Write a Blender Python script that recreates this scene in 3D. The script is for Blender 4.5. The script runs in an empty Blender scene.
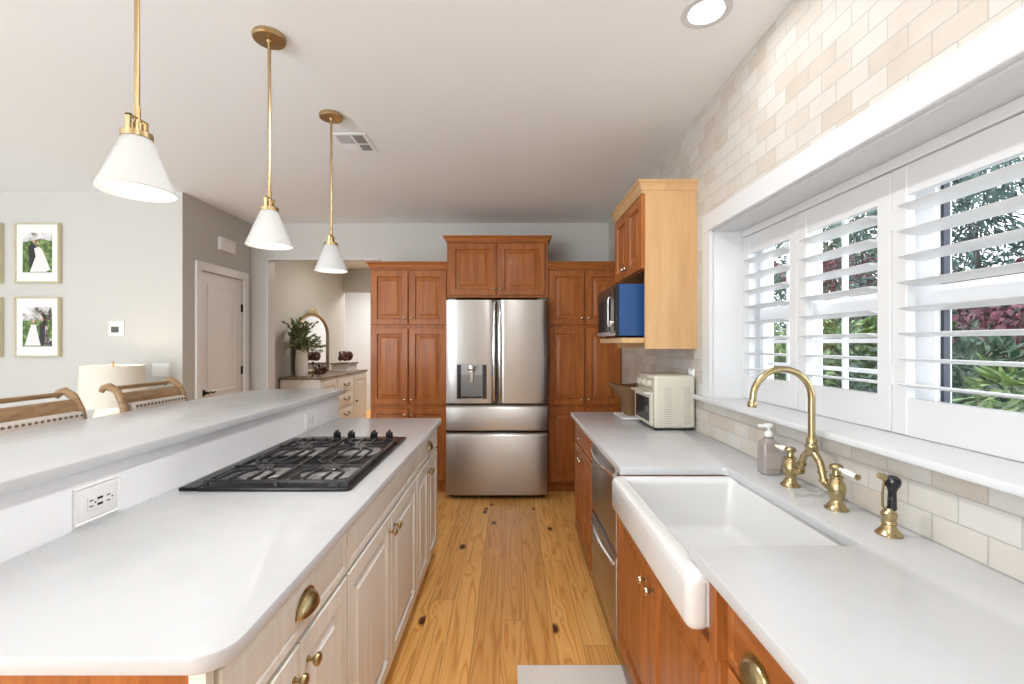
import bpy, bmesh, math, random
from mathutils import Vector, Matrix
random.seed(7)
PI = math.pi
C = bpy.context.scene.collection
S = bpy.context.scene

# ------------------------------------------------------------------ camera, world, lights
CZ = 1.40
cam_d = bpy.data.cameras.new('camera'); cam = bpy.data.objects.new('camera', cam_d); C.objects.link(cam)
cam.location = (0, 0, CZ); cam.rotation_euler = (PI/2, 0, 0)
cam_d.sensor_fit = 'HORIZONTAL'; cam_d.sensor_width = 36; cam_d.lens = 16.0
cam_d.shift_x = 2/1024; cam_d.shift_y = 1.5/1024; cam_d.clip_start = 0.02
S.camera = cam
S.view_settings.view_transform = 'Standard'; S.view_settings.look = 'None'
S.view_settings.exposure = 0.97; S.view_settings.gamma = 1.0; S.view_settings.use_curve_mapping = False

w = bpy.data.worlds.new('world'); S.world = w; w.use_nodes = True
bg = w.node_tree.nodes['Background']; bg.inputs[0].default_value = (0.88, 0.94, 1.0, 1); bg.inputs[1].default_value = 2.6

def lamp(name, kind, loc, energy, color=(1, 1, 1), size=0.1, size_y=None, rot=(0, 0, 0), spread=None, shape=None):
    d = bpy.data.lights.new(name, kind); d.energy = energy; d.color = color
    if kind == 'AREA':
        d.shape = shape or ('RECTANGLE' if size_y else 'SQUARE'); d.size = size
        if size_y: d.size_y = size_y
        if spread: d.spread = spread
    else:
        d.shadow_soft_size = size
    o = bpy.data.objects.new(name, d); o.location = loc; o.rotation_euler = rot; C.objects.link(o)
    return o
# fill lights added out of view to brighten the ceiling and room
lamp('rear_fill_light', 'AREA', (-3.7, -3.4, 1.30), 160, (0.92, 0.945, 0.965), 3.4, 2.2, (PI/2+1.2, 0, -0.1))
lamp('dining_fill_light', 'AREA', (-5.9, 0.6, 1.4), 8, (0.97, 0.97, 0.97), 4.0, 2.0, (0, -PI/2-0.3, 0))
#lamp('kitchen_window_daylight', 'AREA', (1.42, 1.35, 1.62), 26, (0.93, 0.97, 1.0), 0.9, 2.0, (0, PI/2, 0))

# ------------------------------------------------------------------ mesh helpers
class MB:
    def __init__(s): s.v = []; s.f = []; s.m = []; s.mi = 0
    def add(s, vs, fs):
        n = len(s.v); s.v += [tuple(v) for v in vs]
        for f in fs: s.f.append([i+n for i in f]); s.m.append(s.mi)
        return s
    def frombm(s, bm):
        bm.verts.ensure_lookup_table(); bm.verts.index_update()
        s.add([v.co[:] for v in bm.verts], [[v.index for v in f.verts] for f in bm.faces]); bm.free(); return s
    def box(s, x0, x1, y0, y1, z0, z1, b=0.0, seg=1):
        if x0 > x1: x0, x1 = x1, x0
        if y0 > y1: y0, y1 = y1, y0
        if z0 > z1: z0, z1 = z1, z0
        vs = [(x, y, z) for z in (z0, z1) for x, y in ((x0, y0), (x1, y0), (x1, y1), (x0, y1))]
        fs = [(0, 3, 2, 1), (4, 5, 6, 7), (0, 1, 5, 4), (1, 2, 6, 5), (2, 3, 7, 6), (3, 0, 4, 7)]
        if b <= 0: return s.add(vs, fs)
        bm = bmesh.new(); bv = [bm.verts.new(v) for v in vs]
        for f in fs: bm.faces.new([bv[i] for i in f])
        bmesh.ops.bevel(bm, geom=bm.edges[:], offset=b, segments=seg, profile=0.5, affect='EDGES')
        return s.frombm(bm)
    def prism(s, pts, z0, z1, b=0.0, seg=2):
        n = len(pts)
        bm = bmesh.new()
        lo = [bm.verts.new((p[0], p[1], z0)) for p in pts]; hi = [bm.verts.new((p[0], p[1], z1)) for p in pts]
        bm.faces.new(lo[::-1]); top = bm.faces.new(hi)
        for i in range(n): bm.faces.new((lo[i], lo[(i+1) % n], hi[(i+1) % n], hi[i]))
        bmesh.ops.recalc_face_normals(bm, faces=bm.faces[:])
        if b > 0:
            ed = [e for e in bm.edges if all(abs(v.co.z-z1) < 1e-6 for v in e.verts) or all(abs(v.co.z-z0) < 1e-6 for v in e.verts)]
            bmesh.ops.bevel(bm, geom=ed, offset=b, segments=seg, profile=0.5, affect='EDGES')
        return s.frombm(bm)
    def lathe(s, prof, c, axis=(0, 0, 1), n=24, cap=True):
        ax = Vector(axis).normalized(); q = ax.to_track_quat('Z', 'Y'); c = Vector(c)
        vs = []; fs = []
        for r, z in prof:
            for k in range(n):
                a = 2*PI*k/n
                vs.append(c + q @ Vector((r*math.cos(a), r*math.sin(a), z)))
        for i in range(len(prof)-1):
            for k in range(n):
                fs.append((i*n+k, i*n+(k+1) % n, (i+1)*n+(k+1) % n, (i+1)*n+k))
        if cap:
            if prof[0][0] > 1e-5: fs.append(tuple(range(n))[::-1])
            if prof[-1][0] > 1e-5: fs.append(tuple((len(prof)-1)*n+k for k in range(n)))
        return s.add(vs, fs)
    def tube(s, path, r, n=10, sx=1.0, up=None):
        P = [Vector(p) for p in path]; m = len(P)
        R = r if isinstance(r, (list, tuple)) else [r]*m
        t0 = (P[1]-P[0]).normalized()
        nrm = Vector(up) if up else (Vector((0, 0, 1)) if abs(t0.z) < 0.9 else Vector((1, 0, 0)))
        vs = []; fs = []
        for i in range(m):
            t = (P[min(i+1, m-1)]-P[max(i-1, 0)]).normalized()
            nrm = (nrm-t*nrm.dot(t)).normalized(); bi = t.cross(nrm)
            for k in range(n):
                a = 2*PI*k/n
                vs.append(P[i]+nrm*(R[i]*math.cos(a))+bi*(R[i]*sx*math.sin(a)))
        for i in range(m-1):
            for k in range(n): fs.append((i*n+k, i*n+(k+1) % n, (i+1)*n+(k+1) % n, (i+1)*n+k))
        fs.append(tuple(range(n))[::-1]); fs.append(tuple((m-1)*n+k for k in range(n)))
        return s.add(vs, fs)
    def ball(s, c, r, sc=(1, 1, 1), n=12, m=8):
        vs = [(c[0], c[1], c[2]-r*sc[2])]; fs = []
        for i in range(1, m):
            t = -PI/2+PI*i/m
            for k in range(n):
                a = 2*PI*k/n
                vs.append((c[0]+r*sc[0]*math.cos(t)*math.cos(a), c[1]+r*sc[1]*math.cos(t)*math.sin(a), c[2]+r*sc[2]*math.sin(t)))
        vs.append((c[0], c[1], c[2]+r*sc[2])); L = len(vs)-1
        for k in range(n): fs.append((0, 1+(k+1) % n, 1+k)); fs.append((L, L-n+k, L-n+(k+1) % n))
        for i in range(m-2):
            for k in range(n): fs.append((1+i*n+k, 1+i*n+(k+1) % n, 1+(i+1)*n+(k+1) % n, 1+(i+1)*n+k))
        return s.add(vs, fs)

def link(name, mb, mat, parent=None, loc=None, smooth=30, fix=True):
    base = Vector(loc) if loc is not None else (parent_world(parent) if parent else Vector((0, 0, 0)))
    me = bpy.data.meshes.new(name)
    me.from_pydata([(v[0]-base.x, v[1]-base.y, v[2]-base.z) for v in mb.v], [], mb.f)
    for m in (mat if isinstance(mat, (list, tuple)) else [mat]): me.materials.append(m)
    me.polygons.foreach_set('material_index', mb.m)
    if fix:
        bm = bmesh.new(); bm.from_mesh(me); bmesh.ops.recalc_face_normals(bm, faces=bm.faces[:]); bm.to_mesh(me); bm.free()
    if smooth:
        me.polygons.foreach_set('use_smooth', [True]*len(me.polygons)); me.set_sharp_from_angle(angle=math.radians(smooth))
    me.update()
    o = bpy.data.objects.new(name, me); C.objects.link(o)
    if parent: o.parent = parent
    elif loc is not None: o.location = base
    return o
def parent_world(p):
    v = Vector((0, 0, 0))
    while p: v += p.location; p = p.parent
    return v
def tag(o, label, cat, group=None, kind=None):
    if label: o['label'] = label
    if cat: o['category'] = cat
    if group: o['group'] = group
    if kind: o['kind'] = kind
    return o
def thing(name, label, cat, loc, group=None):
    o = bpy.data.objects.new(name, None); C.objects.link(o); o.location = loc; o.empty_display_size = 0.1
    return tag(o, label, cat, group)
def struct(name, mb, m, label=None):
    o = link(name, mb, m, smooth=30); o['kind'] = 'structure'
    if label: o['label'] = label
    return o
def copy_tree(o, parent=None):
    c = o.copy(); C.objects.link(c); c.parent = parent
    for ch in list(o.children):
        copy_tree(ch, c)
    return c
def box(*a, **k): return MB().box(*a, **k)

# ------------------------------------------------------------------ materials
def mat(name, col=(0.8, 0.8, 0.8), rough=0.5, metal=0.0, emit=None, es=0.0, spec=0.5, coat=0.0, trans=0.0, ior=1.45, sss=0):
    m = bpy.data.materials.new(name); m.use_nodes = True
    b = m.node_tree.nodes['Principled BSDF']
    b.inputs['Base Color'].default_value = (*col, 1); b.inputs['Roughness'].default_value = rough
    b.inputs['Metallic'].default_value = metal; b.inputs['Specular IOR Level'].default_value = spec
    b.inputs['Coat Weight'].default_value = coat; b.inputs['Coat Roughness'].default_value = 0.12
    b.inputs['Transmission Weight'].default_value = trans; b.inputs['IOR'].default_value = ior
    if emit: b.inputs['Emission Color'].default_value = (*emit, 1); b.inputs['Emission Strength'].default_value = es
    return m
class NT:
    def __init__(s, m): s.m = m; s.t = m.node_tree; s.b = s.t.nodes['Principled BSDF']
    def n(s, typ, **k):
        nd = s.t.nodes.new(typ)
        for a, v in k.items():
            if a.startswith('i_'): nd.inputs[a[2:].replace('_', ' ')].default_value = v
            else: setattr(nd, a, v)
        return nd
    def l(s, a, b): s.t.links.new(a, b)
    def math(s, op, a, b=None, c=None):
        nd = s.t.nodes.new('ShaderNodeMath'); nd.operation = op
        for i, x in enumerate((a, b, c)):
            if x is None: continue
            if isinstance(x, (int, float)): nd.inputs[i].default_value = x
            else: s.l(x, nd.inputs[i])
        return nd.outputs[0]
    def ramp(s, fac, stops):
        r = s.t.nodes.new('ShaderNodeValToRGB'); e = r.color_ramp.elements
        e[0].position = stops[0][0]; e[0].color = (*stops[0][1], 1)
        e[1].position = stops[-1][0]; e[1].color = (*stops[-1][1], 1)
        for p, c in stops[1:-1]: x = e.new(p); x.color = (*c, 1)
        s.l(fac, r.inputs[0]); return r.outputs[0]
    def mix(s, fac, a, b, mode='MIX'):
        nd = s.t.nodes.new('ShaderNodeMix'); nd.data_type = 'RGBA'; nd.blend_type = mode
        for i, x in ((0, fac), (6, a), (7, b)):
            if isinstance(x, (int, float)): nd.inputs[i].default_value = x
            elif isinstance(x, tuple): nd.inputs[i].default_value = (*x, 1)
            else: s.l(x, nd.inputs[i])
        return nd.outputs[2]
    def bump(s, h, strength=0.3, dist=0.002):
        nd = s.n('ShaderNodeBump'); nd.inputs['Strength'].default_value = strength; nd.inputs['Distance'].default_value = dist
        s.l(h, nd.inputs['Height']); s.l(nd.outputs[0], s.b.inputs['Normal'])
    def pos(s, scale=(1, 1, 1)):
        g = s.n('ShaderNodeNewGeometry'); mp = s.n('ShaderNodeMapping'); mp.inputs['Scale'].default_value = scale
        s.l(g.outputs['Position'], mp.inputs[0]); return mp.outputs[0]
    def noise(s, vec, scale=5, detail=3, rough=0.5, dist=0.0):
        nd = s.n('ShaderNodeTexNoise'); nd.inputs['Scale'].default_value = scale; nd.inputs['Detail'].default_value = detail
        nd.inputs['Roughness'].default_value = rough; nd.inputs['Distortion'].default_value = dist
        s.l(vec, nd.inputs['Vector']); return nd.outputs[0]

def wood(name, c1, c2, c3, scale=(14, 14, 1.2), rough=0.42, coat=0.08):
    m = mat(name, c2, rough, coat=coat, spec=0.3); t = NT(m)
    v = t.pos(scale); a = t.noise(v, 1.6, 4, 0.55, 0.6)
    g = t.math('FRACT', t.math('MULTIPLY', a, 5.0))
    f = t.math('ADD', t.math('MULTIPLY', a, 0.75), t.math('MULTIPLY', g, 0.12))
    fine = t.noise(t.pos(tuple(6*s for s in scale)), 2.0, 2)
    f = t.math('ADD', f, t.math('MULTIPLY', fine, 0.12))
    t.l(t.ramp(f, [(0.3, c1), (0.5, c2), (0.72, c3)]), t.b.inputs['Base Color'])
    return m
M = {}
M['wall'] = mat('wall_paint', (0.58, 0.57, 0.54), 0.75)
M['ceil'] = mat('ceiling_paint', (0.91, 0.93, 0.945), 0.8)
M['trimw'] = mat('white_trim_paint', (0.66, 0.67, 0.68), 0.4)
M['doorw'] = mat('door_paint', (0.87, 0.87, 0.87), 0.45)
M['shut'] = mat('shutter_white', (0.66, 0.67, 0.68), 0.35)
M['cherry'] = wood('stained_maple', (0.25, 0.076, 0.017), (0.36, 0.115, 0.026), (0.46, 0.160, 0.040))
M['cherryh'] = wood('stained_maple_crossgrain', (0.25, 0.076, 0.017), (0.36, 0.115, 0.026), (0.46, 0.160, 0.040), (1.2, 1.2, 14))
M['maple'] = wood('clear_maple_veneer', (0.52, 0.315, 0.145), (0.57, 0.355, 0.17), (0.62, 0.40, 0.205), (7, 7, 0.7))
M['oak'] = wood('limed_oak', (0.24, 0.14, 0.065), (0.32, 0.20, 0.105), (0.42, 0.28, 0.16), (6, 6, 30))
M['walnut'] = wood('weathered_wood', (0.14, 0.10, 0.07), (0.21, 0.155, 0.11), (0.29, 0.22, 0.16), (12, 2, 12), 0.6, 0)
M['dark'] = mat('dark_recess', (0.03, 0.025, 0.02), 0.8)
M['black'] = mat('black_gloss', (0.012, 0.012, 0.013), 0.15, coat=0.3)
M['cook'] = mat('black_enamel', (0.012, 0.012, 0.014), 0.3)
M['iron'] = mat('cast_iron', (0.03, 0.03, 0.033), 0.28)
M['blackm'] = mat('matte_black_metal', (0.02, 0.02, 0.022), 0.35, 0.6)
M['brass'] = mat('brushed_brass', (0.46, 0.37, 0.20), 0.27, 1.0)
M['brass2'] = mat('satin_gold_brass', (0.50, 0.37, 0.20), 0.28, 1.0)
M['brassd'] = mat('aged_brass', (0.42, 0.33, 0.17), 0.28, 1.0)
M['nickel'] = mat('warm_nickel', (0.50, 0.42, 0.32), 0.25, 1.0)
M['porc'] = mat('white_porcelain', (0.86, 0.85, 0.83), 0.12, coat=0.5)
M['fire'] = mat('fireclay', (0.68, 0.685, 0.68), 0.14, coat=0.4)
M['plast'] = mat('white_plastic', (0.84, 0.84, 0.83), 0.35)
M['chrome'] = mat('chrome', (0.8, 0.8, 0.8), 0.12, 1.0)
M['alum'] = mat('grey_burner', (0.50, 0.50, 0.50), 0.38, 0.6)
M['cream'] = mat('cream_enamel', (0.58, 0.55, 0.46), 0.35, coat=0.2)
M['glazed'] = mat('glass_dark', (0.03, 0.03, 0.035), 0.06, coat=0.6)
M['blue'] = mat('blue_film', (0.015, 0.065, 0.20), 0.35)
M['dispgrey'] = mat('dispenser_grey', (0.33, 0.33, 0.34), 0.35, 0.5)
M['rubber'] = mat('rubber', (0.02, 0.02, 0.02), 0.7)
M['goldframe'] = mat('pale_gold_frame', (0.66, 0.60, 0.42), 0.35, 0.5)
M['mat'] = mat('picture_mount', (0.84, 0.83, 0.80), 0.8)
M['gilt'] = mat('gilt_frame', (0.36, 0.27, 0.14), 0.4, 0.8)
M['mirror'] = mat('mirror_glass', (0.9, 0.9, 0.9), 0.02, 1.0)
M['cabw'] = mat('dresser_cream_paint', (0.76, 0.73, 0.70), 0.5)
M['vase'] = mat('matte_white_ceramic', (0.78, 0.74, 0.70), 0.6)
M['brown'] = mat('carved_brown_wood', (0.10, 0.045, 0.03), 0.5)
M['linen'] = mat('linen', (0.64, 0.58, 0.53), 0.9)
M['nail'] = mat('nailhead', (0.22, 0.17, 0.12), 0.35, 0.9)
M['amber'] = mat('ceramic_lamp_base', (0.85, 0.82, 0.72), 0.2, coat=0.4)
M['skin'] = mat('print_skin', (0.6, 0.36, 0.27), 0.5)
M['pdress'] = mat('print_white', (0.80, 0.76, 0.76), 0.5)
M['pdark'] = mat('print_black', (0.03, 0.03, 0.035), 0.5)
M['towel'] = mat('mat_fabric', (0.86, 0.83, 0.79), 0.95)
M['slot'] = mat('slot_dark', (0.02, 0.02, 0.02), 0.6)
M['soap'] = mat('soap_bottle', (0.30, 0.265, 0.245), 0.15, coat=0.3)
M['label'] = mat('soap_label', (0.38, 0.33, 0.30), 0.5)
M['pump'] = mat('pump_plastic', (0.75, 0.75, 0.75), 0.3)
M['ventg'] = mat('vent_slat', (0.30, 0.30, 0.30), 0.6)
M['ventl'] = mat('vent_slat_light', (0.52, 0.52, 0.52), 0.6)
M['bark'] = mat('bark', (0.07, 0.05, 0.04), 0.9)
M['bounce_ground'] = mat('pale_bounce_ground', (0.48, 0.47, 0.44), 0.95)  # ground made pale to bounce light up to louvres and ceiling
M['fence'] = mat('grey_fence', (0.16, 0.19, 0.22), 0.8)
M['sash'] = mat('window_sash_white', (0.85, 0.85, 0.86), 0.35)
M['gasket'] = mat('window_gasket_dark', (0.03, 0.035, 0.05), 0.5)
M['lens'] = mat('downlight_lens', (1, 1, 1), 0.5, emit=(1, 0.99, 0.96), es=6)
M['shade'] = mat('opal_glass_shade', (0.50, 0.50, 0.49), 0.18, emit=(1.0, 0.985, 0.955), es=0.04)
M['bulb'] = mat('lit_bulb', (1, 1, 1), 0.5, emit=(1, 0.93, 0.8), es=3)
M['lshade'] = mat('lit_linen_shade', (0.66, 0.62, 0.55), 0.9, emit=(1.0, 0.88, 0.70), es=0.06)

def leafmat(name, a, b, c):
    m = mat(name, b, 0.5); t = NT(m)
    v = t.pos(); t.l(t.ramp(t.noise(v, 9, 3), [(0.3, a), (0.5, b), (0.7, c)]), t.b.inputs['Base Color']); return m
M['leafd'] = leafmat('dark_leaf', (0.008, 0.025, 0.012), (0.02, 0.055, 0.025), (0.05, 0.10, 0.045))
M['leafg'] = leafmat('bright_leaf', (0.03, 0.07, 0.02), (0.08, 0.14, 0.035), (0.20, 0.26, 0.09))
M['leafb'] = leafmat('blue_green_leaf', (0.012, 0.035, 0.03), (0.03, 0.07, 0.06), (0.07, 0.13, 0.11))
M['leafr'] = leafmat('red_leaf', (0.03, 0.008, 0.015), (0.08, 0.015, 0.03), (0.16, 0.035, 0.06))
M['euc'] = leafmat('eucalyptus_leaf', (0.12, 0.16, 0.07), (0.22, 0.27, 0.13), (0.40, 0.43, 0.26))

# island paint: off white glaze with a warm brush grain
m = mat('glazed_offwhite', (0.66, 0.60, 0.52), 0.42, coat=0.15); t = NT(m)
a = t.noise(t.pos((30, 30, 1.5)), 1.5, 3)
t.l(t.ramp(a, [(0.3, (0.72, 0.695, 0.63)), (0.7, (0.80, 0.785, 0.735))]), t.b.inputs['Base Color']); M['glaze'] = m
# quartz
m = mat('white_quartz', (0.84, 0.84, 0.84), 0.22, coat=0.0); t = NT(m)
a = t.noise(t.pos(), 6, 5, 0.6)
t.l(t.ramp(a, [(0.35, (0.52, 0.53, 0.54)), (0.6, (0.55, 0.56, 0.57))]), t.b.inputs['Base Color']); M['quartz'] = m
M['splash'] = mat('bar_wall_white', (0.88, 0.885, 0.90), 0.3)  # lighter than the worktop quartz to offset shade under the bar
# brushed steel
m = mat('brushed_steel', (0.46, 0.45, 0.44), 0.30, 1.0); t = NT(m); t.b.inputs['Anisotropic'].default_value = 0.75; t.b.inputs['Anisotropic Rotation'].default_value = 0.25
tg = t.n('ShaderNodeTangent'); tg.direction_type = 'RADIAL'; tg.axis = 'Z'; t.l(tg.outputs[0], t.b.inputs['Tangent']); M['steel'] = m
# glass that lets light straight through and reflects by angle
m = bpy.data.materials.new('window_glass'); m.use_nodes = True; nt = m.node_tree; nt.nodes.clear()
o = nt.nodes.new('ShaderNodeOutputMaterial'); mx = nt.nodes.new('ShaderNodeMixShader'); tr = nt.nodes.new('ShaderNodeBsdfTransparent')
gl = nt.nodes.new('ShaderNodeBsdfGlossy'); gl.inputs['Roughness'].default_value = 0.02; lw = nt.nodes.new('ShaderNodeLayerWeight'); pw = nt.nodes.new('ShaderNodeMath'); pw.operation = 'POWER'; pw.inputs[1].default_value = 5; fr = nt.nodes.new('ShaderNodeMath'); fr.operation = 'MULTIPLY_ADD'; fr.inputs[1].default_value = 0.6; fr.inputs[2].default_value = 0.03; nt.links.new(lw.outputs['Facing'], pw.inputs[0]); nt.links.new(pw.outputs[0], fr.inputs[0])
nt.links.new(fr.outputs[0], mx.inputs[0]); nt.links.new(tr.outputs[0], mx.inputs[1]); nt.links.new(gl.outputs[0], mx.inputs[2]); nt.links.new(mx.outputs[0], o.inputs[0])
M['glass'] = m
# lamp shade cloth: part translucent
# stone tile on the right wall: running bond on the (Y, Z) plane
def tile_mat(name, horiz='Y'):
    m = mat(name, (0.7, 0.65, 0.58), 0.5); t = NT(m)
    g = t.n('ShaderNodeNewGeometry'); sp = t.n('ShaderNodeSeparateXYZ'); t.l(g.outputs['Position'], sp.inputs[0])
    cb = t.n('ShaderNodeCombineXYZ'); t.l(sp.outputs[horiz], cb.inputs[0]); t.l(t.math('SUBTRACT', sp.outputs['Z'], 0.915), cb.inputs[1])
    br = t.n('ShaderNodeTexBrick'); br.inputs['Scale'].default_value = 1.0
    br.inputs['Brick Width'].default_value = 0.132; br.inputs['Row Height'].default_value = 0.066
    br.inputs['Mortar Size'].default_value = 0.0018; br.inputs['Mortar Smooth'].default_value = 0.3; br.inputs['Bias'].default_value = 0.0
    br.inputs['Color1'].default_value = (0.0, 0, 0, 1); br.inputs['Color2'].default_value = (1, 1, 1, 1); br.inputs['Mortar'].default_value = (0.5, 0.5, 0.5, 1)
    t.l(cb.outputs[0], br.inputs['Vector'])
    cl = t.noise(t.pos(), 7, 4, 0.6)
    f = t.math('ADD', t.math('MULTIPLY', br.outputs['Color'], 0.50), t.math('MULTIPLY', cl, 0.50))
    col = t.ramp(f, [(0.15, (0.49, 0.42, 0.345)), (0.32, (0.54, 0.485, 0.42)), (0.55, (0.585, 0.555, 0.505)), (0.9, (0.62, 0.61, 0.58))])
    col = t.mix(br.outputs['Fac'], col, (0.47, 0.46, 0.44))
    t.l(col, t.b.inputs['Base Color'])
    h = t.math('SUBTRACT', 1.0, br.outputs['Fac'])
    h = t.math('ADD', h, t.math('MULTIPLY', t.math('MULTIPLY', br.outputs['Color'], 1.0), 0.35))
    t.bump(h, 0.8, 0.003)
    return m
M['tile'] = tile_mat('tumbled_stone_tile')
# heart pine floor
m = mat('pine_planks', (0.5, 0.25, 0.08), 0.38, coat=0.05, spec=0.3); t = NT(m)
g = t.n('ShaderNodeNewGeometry'); sp = t.n('ShaderNodeSeparateXYZ'); t.l(g.outputs['Position'], sp.inputs[0])
cb = t.n('ShaderNodeCombineXYZ'); row = t.math('FLOOR', t.math('DIVIDE', t.math('ADD', sp.outputs['X'], 0.045), 0.128)); t.l(t.math('ADD', sp.outputs['Y'], t.math('MULTIPLY', row, 0.83)), cb.inputs[0]); t.l(t.math('ADD', sp.outputs['X'], 0.045), cb.inputs[1])
br = t.n('ShaderNodeTexBrick'); br.inputs['Scale'].default_value = 1.0; br.inputs['Brick Width'].default_value = 2.3
br.inputs['Row Height'].default_value = 0.128; br.inputs['Mortar Size'].default_value = 0.0011; br.inputs['Mortar Smooth'].default_value = 0.2
br.offset = 0.0; br.inputs['Color1'].default_value = (0, 0, 0, 1); br.inputs['Color2'].default_value = (1, 1, 1, 1); br.inputs['Mortar'].default_value = (0.5, 0.5, 0.5, 1)
t.l(cb.outputs[0], br.inputs['Vector'])
row = t.math('FLOOR', t.math('DIVIDE', t.math('ADD', sp.outputs['X'], 0.045), 0.128))
shift = t.math('ADD', t.math('MULTIPLY', row, 7.31), t.math('MULTIPLY', br.outputs['Color'], 13.7))
gx = t.n('ShaderNodeCombineXYZ'); t.l(t.math('MULTIPLY', sp.outputs['X'], 9.0), gx.inputs[0])
t.l(t.math('ADD', t.math('MULTIPLY', sp.outputs['Y'], 0.5), shift), gx.inputs[1]); t.l(shift, gx.inputs[2])
vo = t.n('ShaderNodeTexVoronoi'); vo.inputs['Scale'].default_value = 1.0
vx = t.n('ShaderNodeCombineXYZ'); t.l(t.math('MULTIPLY', sp.outputs['X'], 6.5), vx.inputs[0]); t.l(t.math('MULTIPLY', sp.outputs['Y'], 3.4), vx.inputs[1])
t.l(t.math('MULTIPLY', row, 3.3), vx.inputs[2]); t.l(vx.outputs[0], vo.inputs['Vector'])
kd = vo.outputs['Distance']
halo = t.math('POWER', t.math('MAXIMUM', t.math('SUBTRACT', 1.0, t.math('MULTIPLY', kd, 2.2)), 0.0), 2.0)
nz = t.noise(gx.outputs[0], 1.15, 2, 0.45, 0.25)
fld = t.math('ADD', nz, t.math('MULTIPLY', halo, 0.16))
rings = t.math('FRACT', t.math('MULTIPLY', fld, 11.0))
fine = t.noise(t.pos((90, 2.5, 1)), 1.0, 2)
base = t.ramp(rings, [(0.0, (0.86, 0.45, 0.125)), (0.45, (0.92, 0.53, 0.18)), (0.75, (0.80, 0.40, 0.10)), (0.90, (0.64, 0.27, 0.06)), (1.0, (0.86, 0.45, 0.125))])
plank = t.ramp(br.outputs['Color'], [(0.0, (0.80, 0.72, 0.64)), (0.5, (1.0, 0.98, 0.95)), (1.0, (1.10, 1.12, 1.12))])
col = t.mix(1.0, base, plank, 'MULTIPLY')
col = t.mix(t.math('MULTIPLY', fine, 0.35), col, (0.72, 0.40, 0.15))
knot = t.math('LESS_THAN', kd, 0.11)
krim = t.math('MULTIPLY', t.math('LESS_THAN', kd, 0.155), 0.6)
rnd = t.math('GREATER_THAN', t.noise(vo.outputs['Position'], 3.1, 0), 0.44)
col = t.mix(t.math('MULTIPLY', krim, rnd), col, (0.27, 0.09, 0.025)); col = t.mix(t.math('MULTIPLY', knot, rnd), col, (0.10, 0.03, 0.012))
col = t.mix(t.math('MULTIPLY', br.outputs['Fac'], 0.85), col, (0.14, 0.055, 0.018))
t.l(col, t.b.inputs['Base Color']); t.bump(t.math('SUBTRACT', 1.0, br.outputs['Fac']), 0.35, 0.002); M['floor'] = m
# garden photo print
def printmat(name, cols, sc):
    m = mat(name, cols[1], 0.45); t = NT(m); v = t.pos()
    t.l(t.ramp(t.noise(v, sc, 4, 0.6), [(0.32, cols[0]), (0.5, cols[1]), (0.62, cols[2])]), t.b.inputs['Base Color']); return m
M['ph_green'] = printmat('print_garden', ((0.03, 0.06, 0.015), (0.10, 0.17, 0.05), (0.24, 0.33, 0.11)), 22)
M['ph_sky'] = printmat('print_sky', ((0.12, 0.13, 0.08), (0.62, 0.60, 0.60), (0.80, 0.80, 0.82)), 16)
M['ph_dark'] = printmat('print_trees', ((0.02, 0.02, 0.015), (0.08, 0.06, 0.05), (0.6, 0.55, 0.52)), 18)
M['wicker'] = mat('wicker', (0.36, 0.22, 0.11), 0.7); t = NT(M['wicker'])
wv = t.n('ShaderNodeTexWave'); wv.bands_direction = 'Z'; wv.inputs['Scale'].default_value = 40; wv.inputs['Distortion'].default_value = 2; t.l(t.pos(), wv.inputs[0])
t.l(t.ramp(wv.outputs[1], [(0.2, (0.13, 0.06, 0.024)), (0.8, (0.27, 0.15, 0.065))]), t.b.inputs['Base Color']); t.bump(wv.outputs[1], 0.6, 0.004)

# ------------------------------------------------------------------ room shell
XW = 1.04; ZC = 2.666; YB = 4.80
XL = -6.0; YN = -3.5
struct('floor', box(XL-0.2, XW+0.3, YN-0.2, 10.2, -0.05, 0), M['floor'])
struct('floor_bounce', box(XL, -2.1, YN, 3.80, 0.0, 0.001), mat('pale_bounce_floor', (0.62, 0.60, 0.57), 0.5))  # unseen pale floor added to keep orange bounce off the ceiling
struct('ceiling', box(XL-0.2, XW+0.3, YN-0.2, 10.2, ZC, ZC+0.1), M['ceil'])
WY0, WY1 = 0.02, 2.33          # window recess along Y
WZ0, WZ1 = 1.10, 1.98
mb = MB(); mb.box(XW, XW+0.30, YN, 10.0, 0, WZ0); mb.box(XW, XW+0.30, YN, 10.0, WZ1, ZC)
mb.box(XW, XW+0.30, WY1, 10.0, WZ0, WZ1); mb.box(XW, XW+0.30, YN, WY0, WZ0, WZ1)
struct('wall_right', mb, M['tile'])
# back wall (Y = 4.8) with the hall opening
ox0, ox1, oz = -2.563, -1.36, 2.297
mb = MB(); mb.box(ox1, XW, YB, YB+0.12, 0, ZC); mb.box(-2.735, ox0, YB, YB+0.12, 0, ZC); mb.box(ox0, ox1, YB, YB+0.12, oz, ZC)
struct('wall_back', mb, M['wall'])
mb = MB(); mb.box(XL, -2.735, 3.80, 3.92, 0, ZC); struct('wall_dining', mb, M['wall'])
# wall holding the white door
dy0, dy1, dz1 = 4.02, 4.66, 2.05
mb = MB(); mb.box(-2.855, -2.735, 3.92, dy0, 0, ZC); mb.box(-2.855, -2.735, dy1, YB+0.12, 0, ZC); mb.box(-2.855, -2.735, dy0, dy1, dz1, ZC)
struct('wall_door', mb, M['wall'])
struct('wall_left', box(XL-0.12, XL, YN, 3.92, 0, ZC), M['wall'])
mb = MB(); mb.box(XL, -5.5, YN-0.12, YN, 0, ZC); mb.box(-1.9, XW, YN-0.12, YN, 0, ZC); mb.box(-5.5, -1.9, YN-0.12, YN, 2.45, ZC)
struct('wall_rear', mb, M['wall'])
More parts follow.
